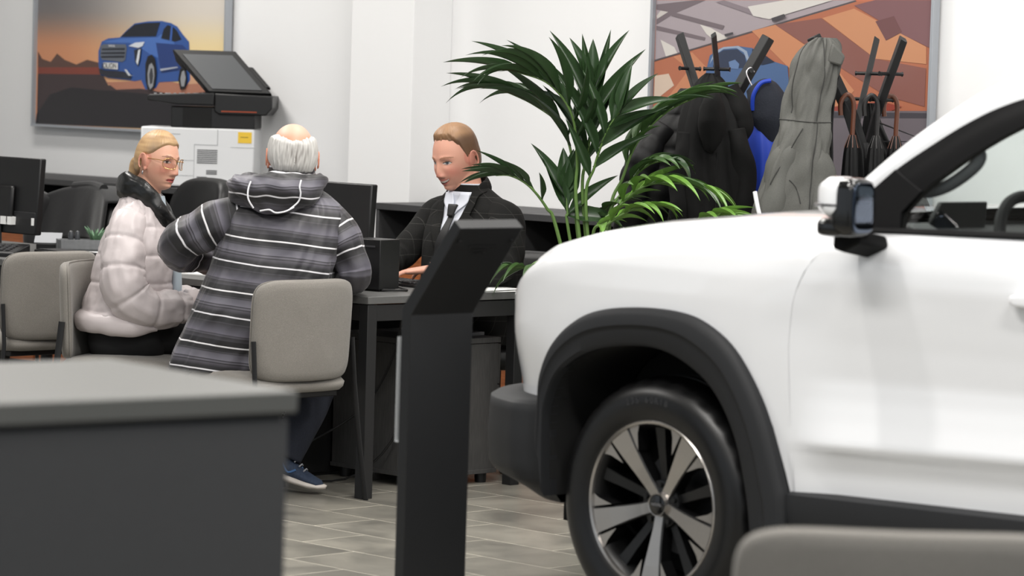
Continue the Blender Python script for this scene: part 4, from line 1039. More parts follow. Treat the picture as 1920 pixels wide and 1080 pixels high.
        G_ = G(); G_.rings([ring(f, w, zl, .034) for f, w, zl in ((-.112, .016, .01), (-.10, .036, 0), (-.05, .04, 0), (0, .038, 0), (.05, .046, 0), (.11, .048, .002), (.15, .036, .01), (.17, .012, .018))], True, True); G_.build('sole', so, s, angle=180)
        for k in range(4): G().tube([(-.022, .01+.022*k, .098-.012*k), (0, .012+.022*k, .106-.012*k), (.022, .01+.022*k, .098-.012*k)], .003, 6).build('lace', M('lace_grey', (150, 152, 158), .8), s)
        st = M('shoe_blue', (74, 112, 160), .6)
        for sd in (-1, 1): G().tube(spl([(sd*.038, -.05, .03), (sd*.037, -.02, .075), (sd*.043, .02, .045), (sd*.042, .05, .062)], 14), .004, 6).build('side_stripe', st, s)
        return s
    shoe((.07, .17, .045), -105, math.radians(-14)); shoe((-.16, .40, .0), 5, 0)
man_striped()
def woman():
    F = dict(skin=lin((216, 166, 142)), red=lin((204, 124, 108)), lip=lin((176, 68, 74)), iris=(70, 66, 60), brow=lin((110, 74, 54)), nose=.9)
    T = HT((.078, -.005, 1.237), -124, -3, -4, .955)
    rh = hand((.205, -.10, .675), (.8, .5, -.25), (0, -.2, 1), (.5, .8, 0), .17, .6, .004)
    lh = hand((.225, .03, .68), (.8, -.4, -.25), (0, .2, 1), (-.3, -.8, 0), .17, .6, .004)
    o = person('blonde woman in gold glasses and a pale quilted jacket', (7.77, 9.85), F, T,
        ([(.02, .0, 1.0), (.028, .0, 1.07), (.045, .0, 1.14), (.055, .0, 1.19)], [.07, .056, .052, .05]),
        [([(-.03, 0, .60), (-.02, 0, .75), (.01, 0, .96), (.02, 0, 1.06)], [.11, .1, .075, .045]),
         ([(.0, -.12, .98), (-.02, -.20, .80), (.04, -.19, .69), (.205, -.10, .675)], [.035, .036, .034, .024]), ([(.01, .12, .98), (.02, .19, .80), (.06, .18, .70), (.225, .03, .68)], [.035, .036, .034, .024]),
         ([(0, -.085, .57), (.385, .265, .545), (.39, .27, .1)], [.07, .05, .035]), ([(0, .085, .57), (.265, .385, .545), (.27, .39, .1)], [.07, .05, .035])], [rh, lh])
    def mask(p):
        zl = tabf([(-.1, -.085), (-.05, -.07), (-.03, -.035), (-.012, .018), (.012, .02), (.03, .028), (.05, .048), (.075, .072), (.1, .08)])(p.y-.012*gs(p.x, 0, .02))
        return (p.z-zl)/.010
    def hc(co):
        p = T.inverted() @ co; az = math.atan2(p.x, p.y); k = .5+.5*nz(p.z*90, p.x*22, p.y*12); d = gs(p.y, .035, .03)*gs(p.z, .045, .035)
        a, b, c = Vector(lin((206, 172, 128))), Vector(lin((140, 106, 74))), Vector(lin((112, 96, 84)))
        q = a+(b-a)*min(1, k*.9); return q+(c-q)*min(1, d*.55+.5*smooth(0, -.06, p.z)*(k > .5))
    hg = build_hair(F, mask, .0085, None, 5., .0016); xf(hg, T)
    pt = G(); pt.tube([T @ Vector(p) for p in spl([(-.005, -.088, .0), (-.006, -.112, -.02), (-.006, -.118, -.06), (-.004, -.112, -.11), (0, -.10, -.16), (0, -.09, -.2)], 24)], [cr([(.02,), (.028,), (.026,), (.024,), (.018,), (.008,)], i/23)[0] for i in range(24)], 14); join(hg, pt)
    hg.build('hair', HAIRM, o, angle=180, col=hc)
    # earring, glasses
    G().ell(T @ Vector((.085, -.002, -.053)), (.0035, .0035, .008), None, 10).build('earring', M('silver', (205, 205, 208), .2, metal=1), o)
    gl = bpy.data.objects.new('glasses', None); COL.objects.link(gl); gl.parent = o
    gold = M('gold_wire', (196, 160, 104), .25, metal=.9)
    def rimpt(s, t): return T @ Vector((s*(.035+.0265*math.copysign(abs(math.cos(t))**.75, math.cos(t))), .108-.028*(abs(.035+.0265*math.cos(t))/.06)**2, -.006+.022*math.copysign(abs(math.sin(t))**.75, math.sin(t))))
    for s in (-1, 1):
        G().tube([rimpt(s, 2*PI*i/40) for i in range(41)], .0014, 6).build('rim', gold, gl)
        lg = G(); lg.f([lg.v(rimpt(s, 2*PI*i/40)) for i in range(40)]); lg.build('lens', glass_mat('lens_tint', (.80, .70, .66), .10), gl, sm=False)
        G().tube([T @ Vector(p) for p in ((s*.061, .085, .004), (s*.073, .06, .006), (s*.079, .0, .008), (s*.080, -.02, -.004))], .0016, 6).build('temple', gold, gl)
    G().tube([T @ Vector(p) for p in ((-.009, .110, .003), (0, .113, .006), (.009, .110, .003))], .0014, 6).build('bridge', gold, gl)
    # quilted jacket
    PJ = M('pale_puffer', (196, 187, 187), .42, spec=.4, noise_s=9, noise_a=.04, bump_s=34, bump=.22)
    q = lambda s, p=.105: abs(math.sin(PI*s/p))**.55
    gv = lambda s, p: -.0045*math.exp(-((((s/p) % 1)-.5)*p/.007)**2)
    def puff(z, th, u): return .003*q(z-.005, .11)+gv(z-.05, .11)+.006*nz(math.cos(th)*4, math.sin(th)*4, z*12)+.004*nz(math.cos(th)*9, math.sin(th)*9, z*26)+.014*(abs(nz(math.cos(th)*3+z*5, math.sin(th)*3, z*7))-.2)
    secs = [(.60, -.035, 0, .165, .205), (.625, -.035, 0, .185, .215), (.70, -.02, 0, .165, .205), (.79, -.005, 0, .155, .2), (.88, .002, 0, .145, .198), (.96, .008, 0, .124, .178), (1.02, .010, 0, .104, .148), (1.06, .014, 0, .088, .118), (1.095, .018, 0, .078, .1), (1.115, .02, 0, .06, .075)]
    jk = torso(secs, 110, 190, 2.4, 0., puff).build('quilted_jacket', PJ, o, angle=180)
    limb([(-.145, .14, .62), (-.185, .05, .615), (-.195, -.05, .615), (-.17, -.14, .612), (-.09, -.20, .608), (.02, -.215, .602), (.11, -.18, .598)], [(.03, .03)]*2+[(.04, .035)]*4+[(.012, .012)], 18, 70, lambda s, th, u: .006*nz(s*20, math.cos(th))).build('hem', PJ, jk, angle=180)
    def sp(s, th, u): return .003*q(s+.055, .11)+gv(s, .11)+.007*nz(s*13, math.cos(th)*2.2, math.sin(th)*2.2)+.004*nz(s*30, math.cos(th)*4, math.sin(th)*4)+.014*(abs(nz(s*9+th*.6, math.cos(th)*2, math.sin(th)*2))-.2)
    limb([(.005, -.07, 1.05), (-.012, -.14, .985), (-.025, -.19, .88), (-.02, -.22, .775), (.02, -.215, .70), (.09, -.18, .672), (.17, -.125, .675), (.215, -.09, .68)], [.045, .068, .080, .084, .082, .074, .064, .052], 40, 150, sp).build('sleeve', PJ, jk, angle=180)
    limb([(.01, .10, 1.05), (.0, .165, .985), (0, .19, .88), (.02, .2, .775), (.06, .185, .71), (.12, .13, .685), (.19, .06, .685), (.235, .02, .688)], [.06, .076, .08, .08, .078, .07, .062, .052], 40, 150, sp).build('sleeve', PJ, jk, angle=180)
    BC = M('black_collar', (24, 25, 25), .3, noise_s=30, noise_a=.4, bump_s=40, bump=.6)
    cf = lambda s, th, u: .008*nz(s*22, math.cos(th)*2, math.sin(th)*2)
    limb([(-.045, .05, 1.12), (-.052, .0, 1.135), (-.03, -.065, 1.14), (.02, -.092, 1.125), (.065, -.095, 1.08), (.10, -.085, 1.035), (.13, -.06, .985), (.145, -.04, .93)], [(.03, .05), (.03, .052), (.028, .05), (.026, .046), (.026, .042), (.024, .038), (.02, .032), (.012, .02)], 26, 90, cf, up=(-1, 0, 0)).build('black_collar', BC, jk, angle=180)
    limb([(-.045, .04, 1.12), (-.03, .07, 1.13), (.02, .095, 1.11), (.07, .09, 1.06), (.12, .06, .99), (.145, .03, .93)], [(.03, .045), (.026, .045), (.024, .042), (.024, .038), (.018, .03), (.012, .02)], 24, 70, cf, up=(-1, 0, 0)).build('black_collar', BC, jk, angle=180)
    SB = M('pale_blue_cotton', (188, 202, 212), .8)
    torso([(.97, .075, 0, .07, .075), (1.03, .06, 0, .068, .07), (1.075, .048, -.005, .062, .066), (1.10, .05, -.008, .058, .06)], 40, 30, 2.2, 0, lambda z, th, u: .004*nz(math.cos(th)*6, z*30)).build('shirt_collar', SB, o, angle=180)
    limb([(.135, -.03, .98), (.155, -.03, .87), (.165, -.02, .76), (.16, -.01, .66)], [(.02, .04)]*4, 16, 30, None, up=(1, 0, 0)).build('shirt_front', SB, o, angle=180)
    BT = M('black_trousers', (13, 13, 14), .9)
    tr = torso([(.475, -.02, 0, .14, .16), (.515, -.02, 0, .155, .18), (.57, -.02, 0, .155, .185), (.64, -.02, 0, .145, .18)], 48, 24, 2.5).build('trousers', BT, o, angle=180)
    for s in (-1, 1):
        dl_ = Vector((.707, .707, 0)); ds_ = Vector((.707, -.707, 0))*(-s*.085)
        limb([Vector((.0, s*.085, .565)), Vector((0, 0, .565))+dl_*.23+ds_, Vector((0, 0, .545))+dl_*.46+ds_, Vector((0, 0, .36))+dl_*.49+ds_, Vector((0, 0, .09))+dl_*.47+ds_], [.092, .088, .078, .068, .06], 22, 44).build('trouser_leg', BT, tr, angle=180)
        g = G(); g.rings([[dl_*(.47+f)+ds_+Vector((.707, -.707, 0))*w*math.cos(t)+Vector((0, 0, zl+h*(.5+.5*math.sin(t)))) for t in [2*PI*i/18 for i in range(18)]] for f, w, zl, h in ((-.06, .02, 0, .06), (-.04, .034, 0, .09), (.03, .036, 0, .09), (.1, .042, 0, .06), (.16, .034, 0, .045), (.185, .012, 0, .03))], True, True); g.build('boot', BLK, o, angle=180)
woman()
def suit_man():
    F = dict(skin=lin((220, 164, 142)), red=lin((212, 126, 112)), lip=lin((196, 110, 102)), iris=(92, 104, 112), brow=lin((150, 104, 76)), smile=1., nose=.65, wide=1.08)
    T = HT((-.080, -.014, 1.270), 132, -15, 2, 1.085)
    nh = hand((-.165, -.405, .838), (-1, -.06, -.13), (-.12, .0, 1), (.05, 1, 0), .175, .28, .003)
    fh = hand((-.345, -.20, .838), (-.516, -.856, -.14), (0, 0, 1), (.7, -.7, 0), .18, .26, .004)
    o = person('smiling young man in a dark checked suit and black tie', (9.1, 9.33), F, T,
        ([(.0, .0, 1.02), (-.015, -.005, 1.09), (-.035, -.01, 1.16), (-.045, -.012, 1.21)], [.08, .064, .062, .06]),
        [([(.06, .06, .62), (.04, .04, .75), (.01, .01, .98), (-.005, .0, 1.05)], [.13, .13, .13, .07]),
         ([(-.13, .13, 1.02), (-.30, .06, .87), (-.335, -.09, .845), (-.345, -.20, .838)], [.05, .042, .036, .027]), ([(.12, -.14, 1.02), (.12, -.32, .86), (.0, -.39, .84), (-.165, -.405, .838)], [.05, .042, .036, .027]),
         ([(-.03, .12, .59), (-.457, .127, .55), (-.34, .235, .1)], [.065, .05, .035]), ([(.08, .06, .59), (-.372, .014, .55), (-.244, .135, .1)], [.065, .05, .035])], [nh, fh])
    def mask(p):
        zl = tabf([(-.1, -.066), (-.05, -.058), (-.025, -.02), (-.005, -.004), (.012, -.008), (.020, .012), (.030, .045), (.045, .070), (.07, .082), (.1, .084)])(p.y-.010*gs(p.x, 0, .018))
        return (p.z-zl)/.024+.3*nz(p.x*120, p.y*120, 2)
    def hc(co):
        p = T.inverted() @ co; az = math.atan2(p.x, p.y); k = .5+.5*nz(p.x*70, p.y*14, p.z*20); top = smooth(.07, .10, p.z)
        a, b = Vector(lin((160, 124, 92))), Vector(lin((92, 70, 55)))
        q = b+(a-b)*min(1, .25+.75*top)*(.55+.55*k); return q
    hg = build_hair(F, mask, lambda p: .0025+.0125*smooth(.02, .10, p.z), None, 9., .0018); xf(hg, T).build('hair', HAIRM, o, angle=180, col=hc)
    # suit cloth with faint window-pane check
    m = bpy.data.materials.new('checked_wool'); m.use_nodes = True; nt = m.node_tree; b = nt.nodes['Principled BSDF']; b.inputs['Roughness'].default_value = .9; b.inputs['Specular IOR Level'].default_value = .25
    tc = nt.nodes.new('ShaderNodeTexCoord'); mp = nt.nodes.new('ShaderNodeMapping'); mp.inputs['Rotation'].default_value = (0, 0, math.radians(-45)); nt.links.new(tc.outputs['Object'], mp.inputs[0])
    sx = nt.nodes.new('ShaderNodeSeparateXYZ'); nt.links.new(mp.outputs[0], sx.inputs[0]); ln = []
    for ax, per in ((0, .05), (2, .062)):
        mu = nt.nodes.new('ShaderNodeMath'); mu.operation = 'MULTIPLY'; mu.inputs[1].default_value = 1/per; nt.links.new(sx.outputs[ax], mu.inputs[0])
        fr = nt.nodes.new('ShaderNodeMath'); fr.operation = 'FRACT'; nt.links.new(mu.outputs[0], fr.inputs[0])
        lt = nt.nodes.new('ShaderNodeMath'); lt.operation = 'LESS_THAN'; lt.inputs[1].default_value = .03; nt.links.new(fr.outputs[0], lt.inputs[0]); ln.append(lt)
    mxm = nt.nodes.new('ShaderNodeMath'); mxm.operation = 'MAXIMUM'; nt.links.new(ln[0].outputs[0], mxm.inputs[0]); nt.links.new(ln[1].outputs[0], mxm.inputs[1])
    no = nt.nodes.new('ShaderNodeTexNoise'); no.inputs['Scale'].default_value = 260; nt.links.new(tc.outputs['Object'], no.inputs[0])
    mul = nt.nodes.new('ShaderNodeMath'); mul.operation = 'MULTIPLY'; nt.links.new(mxm.outputs[0], mul.inputs[0]); nt.links.new(no.outputs[0], mul.inputs[1])
    mx = nt.nodes.new('ShaderNodeMix'); mx.data_type = 'RGBA'; mx.inputs[6].default_value = (*lin((26, 26, 25)), 1); mx.inputs[7].default_value = (*lin((78, 77, 74)), 1); nt.links.new(mul.outputs[0], mx.inputs[0]); nt.links.new(mx.outputs[2], b.inputs['Base Color'])
    bp = nt.nodes.new('ShaderNodeBump'); bp.inputs['Strength'].default_value = .2; bp.inputs['Distance'].default_value = .004; nt.links.new(no.outputs[0], bp.inputs['Height']); nt.links.new(bp.outputs[0], b.inputs['Normal'])
    # torso sections: local axes a = across the shoulders (dir (.707,-.707)), b = front-back
    secs = [(.52, .06, .06, .2, .14), (.62, .03, .03, .208, .165), (.75, .005, .005, .212, .185), (.87, -.005, -.005, .216, .172), (.96, -.006, -.006, .220, .152), (1.03, .003, .003, .225, .125), (1.065, .0, .0, .215, .108), (1.095, -.004, -.004, .17, .09), (1.125, -.010, -.008, .115, .078), (1.15, -.018, -.010, .082, .07), (1.163, -.02, -.010, .074, .066)]
    fold = lambda z, th, u: .006*nz(math.cos(th)*3, math.sin(th)*3, z*4)
    ja = torso(secs, 90, 120, 2.5, -PI/4, fold).build('suit_jacket', m, o, angle=180)
    sl = lambda s, th, u: .005*math.sin(s*50+2*math.cos(th))*smooth(.3, .6, u)+.005*nz(s*10, math.cos(th)*2, math.sin(th)*2)
    limb([(-.08, .08, 1.06), (-.145, .135, 1.025), (-.21, .125, .955), (-.29, .075, .872), (-.33, .0, .848), (-.345, -.10, .842), (-.345, -.185, .84)], [.06, .078, .07, .062, .06, .052, .042], 30, 90, sl).build('sleeve', m, ja, angle=180)
    limb([(.07, -.08, 1.06), (.125, -.15, 1.02), (.135, -.23, .94), (.13, -.315, .862), (.09, -.365, .838), (-.02, -.392, .836), (-.135, -.402, .838)], [.06, .08, .074, .066, .062, .054, .042], 30, 90, sl).build('sleeve', m, ja, angle=180)
    arc = [Vector((-.022, -.012, 0))+Vector((.707, .707, 0))*(.074*math.cos(a))+Vector((.707, -.707, 0))*(.080*math.sin(a))+Vector((0, 0, 1.182-.035*(1-math.cos(a)))) for a in [math.radians(-115+23*i) for i in range(11)]]
    limb(arc, [(.012, .010)]+[(.028, .007)]*9+[(.012, .010)], 16, 50, None, up=(0, 0, 1)).build('jacket_collar', m, ja, angle=180)
    limb([p+Vector((0, 0, .012)) for p in [Vector((-.022, -.012, 0)).lerp(q, .93) for q in arc]], [(.012, .008)]+[(.030, .006)]*9+[(.012, .008)], 14, 50, None, up=(0, 0, 1)).build('collar_band', M('white_shirt', (222, 226, 236), .75), o, angle=180)
    # patches laid on the chest: front direction is local (-.707,-.707)
    fd, sd = Vector((-.707, -.707, 0)), Vector((.707, -.707, 0))
    def surf(z, k, off):
        """chest point at height z, sideways k (m, towards his left), off in front of the jacket"""
        zz, cx, cy, a, b = secs[0]
        lo, hi = 0., 1.
        for _ in range(24):
            mid = (lo+hi)/2
            if cr(secs, mid)[0] < z: lo = mid
            else: hi = mid
        _, cx, cy, a, b = cr(secs, lo)
        f = b*max(0., 1-abs(k/a)**2.5)**(1/2.5)
        return Vector((cx, cy, z))+sd*k+fd*(f+off)
    def patch(z0, z1, kl, kr, off, nu=18, nv=10):
        return G().grid(lambda u, v: surf(z0+(z1-z0)*u, kl(z0+(z1-z0)*u)+(kr(z0+(z1-z0)*u)-kl(z0+(z1-z0)*u))*v, off), nu, nv)
    V = lambda z: max(.002, .072*smooth(.84, 1.14, z))
    SH = M('white_shirt', (222, 226, 236), .75)
    patch(.84, 1.135, lambda z: -V(z), V, .006).build('shirt_front', SH, o, angle=180, solid=.002)
    torso([(1.09, -.014, -.010, .078, .07), (1.13, -.02, -.012, .072, .066), (1.168, -.028, -.012, .068, .062)], 40, 16, 2.2, -PI/4).build('shirt_collar', SH, o, angle=180)
    for s in (-1, 1):
        patch(1.035, 1.13, lambda z: s*(.004+.40*max(0, z-1.085)), lambda z: s*(.012+.058*smooth(1.035, 1.1, z)), .014, 14, 8).build('collar_point', SH, o, angle=180, solid=.003)
        lp = patch(.85, 1.14, lambda z: s*V(z), lambda z: s*(V(z)+.012+.055*smooth(.85, 1.02, z)*(1-.5*smooth(1.03, 1.045, z)) - .01*smooth(1.06, 1.13, z)), .010, 40, 8); lp.build('lapel', m, ja, angle=180, solid=.004)
    TI = M('black_tie', (17, 17, 19), .55)
    patch(.85, 1.055, lambda z: -.015-.018*smooth(1.03, .9, z), lambda z: .015+.018*smooth(1.03, .9, z), .012).build('tie', TI, o, angle=180, solid=.004)
    patch(1.035, 1.082, lambda z: -.014-.24*(z-1.035), lambda z: .014+.24*(z-1.035), .018, 8, 8).build('tie_knot', TI, o, angle=180, solid=.012)
    BT = M('dark_suit_trousers', (36, 36, 37), .85)
    tr = torso([(.492, .08, .08, .16, .13), (.53, .07, .07, .185, .15), (.62, .06, .06, .18, .14)], 40, 16, 2.4, -PI/4).build('trousers', BT, o, angle=180)
    for q, kn, an in ((Vector((-.03, .13, 0)), Vector((-.467, .127, 0)), Vector((-.34, .235, 0))), (Vector((.08, .06, 0)), Vector((-.382, .014, 0)), Vector((-.244, .135, 0)))):
        d = Vector((-.707, -.707, 0)); up_ = lambda p, z: Vector((p.x, p.y, z))
        limb([up_(q, .585), up_(q.lerp(kn, .5), .58), up_(kn, .55), up_(kn.lerp(an, .45), .36), up_(an, .08)], [.085, .080, .072, .064, .056], 20, 44).build('trouser_leg', BT, tr, angle=180)
        g = G(); side_ = Vector((.707, -.707, 0)); g.rings([[an+d*f+side_*w*math.cos(t)+Vector((0, 0, h*(.5+.5*math.sin(t)))) for t in [2*PI*i/18 for i in range(18)]] for f, w, h in ((-.06, .02, .06), (-.04, .034, .09), (.03, .036, .09), (.1, .042, .06), (.16, .034, .045), (.19, .012, .03))], True, True); g.build('shoe', BLK, o, angle=180)
suit_man()
# ================================================================ posters (flat prints), palm, coats
# outlines of the printed shapes, with reflections and haze painted in, on the poster plane, millimetres (y, z)
ART_L = [((92,66,58), [(14089,1574),(14092,1666),(14053,1626),(13976,1611),(13921,1657),(13853,1624),(13749,1601),(13657,1628),(13546,1613),(13545,1574)]),
  ((128,62,50), [(14089,1580),(13546,1590),(13535,1546),(14088,1540)]),
  ((62,50,52), [(14088,1545),(13517,1552),(13469,1497),(12507,1506),(12498,1290),(14088,1275)]),
  ((176,120,98), [(13488,1513),(13023,1534),(12826,1517),(12496,1546),(12494,1498),(12889,1461),(13198,1486),(13400,1476)]),
  ((206,160,128), [(12828,1566),(12498,1605),(12495,1541),(12805,1517)]),
  ((36,34,38), [(14090,1327),(13979,1433),(13792,1478),(13468,1469),(13020,1457),(12504,1449),(12498,1285),(14098,1269)]),  # dark lower part of the print, with reflections painted into it
  ((52,86,152), [(13558,1674),(13532,1725),(13478,1743),(13378,1750),(13317,1790),(13255,1824),(13144,1836),(13034,1839),(12955,1829),(12902,1811),(12858,1773),(12805,1735),(12788,1540),(12830,1495),(12869,1511),(12883,1532),(13040,1523),(13065,1492),(13153,1482),(13191,1531),(13244,1524),(13307,1528),(13470,1536),(13535,1551),(13555,1607)]),
  ((74,112,182), [(13523,1726),(13369,1744),(13066,1754),(13032,1771),(12935,1745),(12898,1685),(13027,1644),(13107,1660),(13197,1697),(13296,1723),(13477,1721)]),
  ((38,62,120), [(13074,1726),(12856,1718),(12803,1686),(12808,1594),(13024,1573),(13044,1628)]),
  ((30,34,44), [(13369,1753),(13308,1790),(13255,1818),(13166,1827),(13043,1831),(13075,1759)]),
  ((26,30,40), [(13031,1749),(13011,1798),(12981,1818),(12937,1810),(12902,1789),(12865,1745),(12917,1734)]),
  ((60,96,168), [(12961,1739),(12950,1816),(12937,1813),(12943,1736)]),
  ((96,102,112), [(13536,1703),(13513,1712),(13323,1714),(13313,1695),(13324,1634),(13347,1622),(13520,1630),(13538,1647)]),
  ((34,38,48), [(13526,1689),(13327,1695),(13331,1684),(13526,1681)]),
  ((34,38,48), [(13530,1669),(13326,1675),(13330,1664),(13530,1661)]),
  ((34,38,48), [(13529,1650),(13330,1656),(13334,1645),(13529,1641)]),
  ((214,220,228), [(13296,1706),(13243,1724),(13163,1730),(13180,1708),(13215,1697)]),
  ((40,44,54), [(13250,1685),(13188,1697),(13195,1641),(13211,1602),(13239,1624)]),
  ((220,226,232), [(13214,1685),(13197,1691),(13204,1647),(13216,1608),(13230,1624)]),
  ((38,42,54), [(13545,1585),(13490,1575),(13336,1572),(13263,1557),(13271,1535),(13471,1541),(13535,1557)]),
  ((206,210,216), [(13327,1583),(13309,1584),(13272,1554),(13245,1552),(13290,1551)]),
  ((232,232,230), [(13505,1616),(13382,1616),(13381,1582),(13504,1586)]),
  ((24,24,28), [(13150,1615),(13133,1654),(13098,1665),(13071,1644),(13055,1575),(13066,1506),(13091,1478),(13127,1482),(13146,1532)]),
  ((150,152,156), [(13130,1565),(13118,1610),(13097,1621),(13078,1599),(13072,1555),(13083,1500),(13105,1483),(13123,1510)]),
  ((60,62,66), [(13116,1560),(13104,1593),(13091,1594),(13081,1555),(13088,1516),(13106,1511)]),
  ((24,24,28), [(12875,1538),(12864,1593),(12839,1610),(12812,1588),(12805,1534),(12821,1495),(12856,1489)]),
  ((150,152,156), [(12858,1544),(12846,1582),(12829,1588),(12815,1550),(12826,1506),(12848,1506)]),
  ((170,176,188), [(13025,1592),(12886,1606),(12877,1601),(13020,1581)])]
ART_R = [((160,150,154), [(9572,1962),(8449,1967),(9569,1700)]),  # print colours greyed to carry the haze of reflections
  ((191,185,180), [(9532,1930),(9462,1912),(9555,1869),(9569,1892)]),
  ((114,104,108), [(9571,1943),(9345,1963),(9283,1963),(9468,1902),(9567,1855),(9568,1878),(9500,1911),(9570,1920)]),
  ((114,104,108), [(9567,1850),(9433,1828),(9276,1802),(9281,1788),(9566,1831)]),
  ((114,104,108), [(9474,1911),(9168,1854),(9179,1836),(9480,1893)]),
  ((201,196,190), [(9309,1857),(9247,1844),(9138,1799),(9213,1785),(9270,1816)]),
  ((201,196,190), [(9539,1789),(9455,1758),(9435,1730),(9503,1715)]),
  ((131,121,126), [(9176,1964),(8946,1906),(8960,1888),(9221,1955)]),
  ((202,198,193), [(9038,1937),(8830,1966),(8569,1967),(8915,1884),(9006,1897)]),
  ((87,81,83), [(9569,1700),(8449,1967),(8443,1961),(9569,1693)]),
  ((168,106,82), [(9569,1691),(8443,1961),(8039,1969),(8044,1428),(9566,1419)]),
  ((186,127,96), [(9459,1716),(9347,1736),(9238,1655),(9296,1571),(9510,1449),(9567,1447),(9363,1662)]),
  ((199,179,162), [(9563,1630),(9481,1641),(9447,1590),(9564,1517)]),
  ((189,131,98), [(9009,1833),(8879,1861),(8556,1700),(8436,1592),(8546,1500),(8726,1630)]),
  ((188,134,101), [(8622,1891),(8453,1932),(8070,1779),(8066,1709),(8330,1726)]),
  ((131,90,83), [(8879,1861),(8628,1891),(8330,1726),(8066,1692),(8066,1536),(8267,1574),(8497,1679)]),
  ((122,90,92), [(8453,1945),(8342,1968),(8039,1969),(8051,1775),(8196,1829)]),
  ((110,78,78), [(8337,1880),(8241,1903),(8196,1838),(8278,1802)]),
  ((141,69,59), [(8547,1522),(8293,1551),(8181,1533),(8291,1494),(8545,1487)]),
  ((108,101,106), [(9566,1419),(9562,1475),(8043,1519),(8045,1319),(8139,1228),(9556,1189)]),
  ((75,72,77), [(9563,1480),(8043,1510),(8042,1489),(9561,1447)]),
  ((79,102,140), [(9262,1646),(9241,1724),(9181,1757),(9090,1768),(8999,1760),(8907,1712),(8799,1687),(8791,1628),(8791,1516),(9261,1479)]),
  ((57,64,82), [(9221,1674),(9211,1725),(9163,1749),(9084,1754),(9040,1728),(9025,1673)]),
  ((145,158,177), [(9240,1687),(9217,1739),(9163,1762),(9078,1768),(9029,1746),(9008,1696),(9020,1696),(9047,1741),(9090,1759),(9163,1753),(9205,1730)]),
  ((49,54,68), [(8999,1756),(8951,1743),(8871,1703),(8936,1689),(9002,1692)]),
  ((101,124,161), [(9130,1699),(9094,1709),(9069,1691),(9074,1668),(9122,1671)]),
  ((75,72,75), [(8898,1888),(8828,1907),(8818,1894),(8891,1873)]),
  ((75,72,75), [(9160,1817),(9111,1827),(9108,1818),(9153,1806)])]
XP = XW-.045
def poster(name, label, y0, y1, z0, z1, art, grad, frame_col):
    t = thing(name, label, 'poster', (XP, (y0+y1)/2, z0))
    yc = (y0+y1)/2; FM = M('frame_alu', frame_col, .35, metal=.3); w = .014
    hy = (y1-y0)/2; h = z1-z0
    G().b2((-.012, -hy-w, -w), (.03, hy+w, 0)).b2((-.012, -hy-w, h), (.03, hy+w, h+w)).b2((-.012, -hy-w, 0), (.03, -hy, h)).b2((-.012, hy, 0), (.03, hy+w, h)).build('frame', FM, t, bevel=.001)
    G().b2((.012, -hy, 0), (.028, hy, h)).build('backing', M('poster_back', (150, 150, 152), .7), t, sm=False)
    PM = M('glossy_print', None, .16, spec=.5, vcol='col')
    g = G(); n = 28
    g.grid(lambda u, v: Vector((.0115, hy-2*hy*u, h*v)), n, n)
    g.build('print', PM, t, sm=False, col=lambda c: lin(grad((hy-c.y)/(2*hy), c.z/h)))
    g = G(); lay = g.bm.verts.layers.float_color.new('col'); x = .0110
    for c, pts in art:
        P = [(min(max(a/1000-yc, -hy), hy), min(max(b/1000-z0, 0), h)) for a, b in pts]
        vs = [g.v((x, a, b)) for a, b in P]
        for v in vs: v[lay] = (*lin(c), 1)
        f = g.f(vs); x -= .0004
    g.bm.normal_update(); bmesh.ops.triangulate(g.bm, faces=g.bm.faces, ngon_method='EAR_CLIP')
    g.build('print_with_reflections', PM, t, sm=False, recalc=False)
    return t
def mixt(a, b, k): k = min(max(k, 0), 1); return tuple(p+(q-p)*k for p, q in zip(a, b))
def grad_l(u, v):
    low = mixt((206, 142, 104), (238, 214, 160), smooth(.1, .9, u)); top = mixt((116, 112, 112), (214, 206, 196), smooth(.05, .85, u))
    return mixt(low, top, smooth(.38, .62, v))
_pl = poster('car_poster', 'framed poster of a blue car against a desert sunset', 12.505, 14.10, 1.275, 2.30, ART_L, grad_l, (168, 172, 178))
_tx = lambda body, sz, y, z, col, nm: text_mesh(body, sz, M('print_'+nm, col, .3), nm, _pl, axes((-.0005, y-(12.505+14.10)/2, z-1.275), (0, -1, 0), (0, 0, 1), (-1, 0, 0)), .0002)
_tx('JOLION', .037, 13.452, 1.600, (40, 40, 44), 'plate_lettering')
_tx('HAVAL', .018, 13.432, 1.704, (226, 228, 232), 'grille_lettering')
poster('car_poster', 'framed orange poster with a blue car behind the coat stands', 8.04, 9.573, 1.12, 2.30, ART_R, lambda u, v: mixt((150, 92, 80), (196, 120, 92), v), (190, 194, 200))
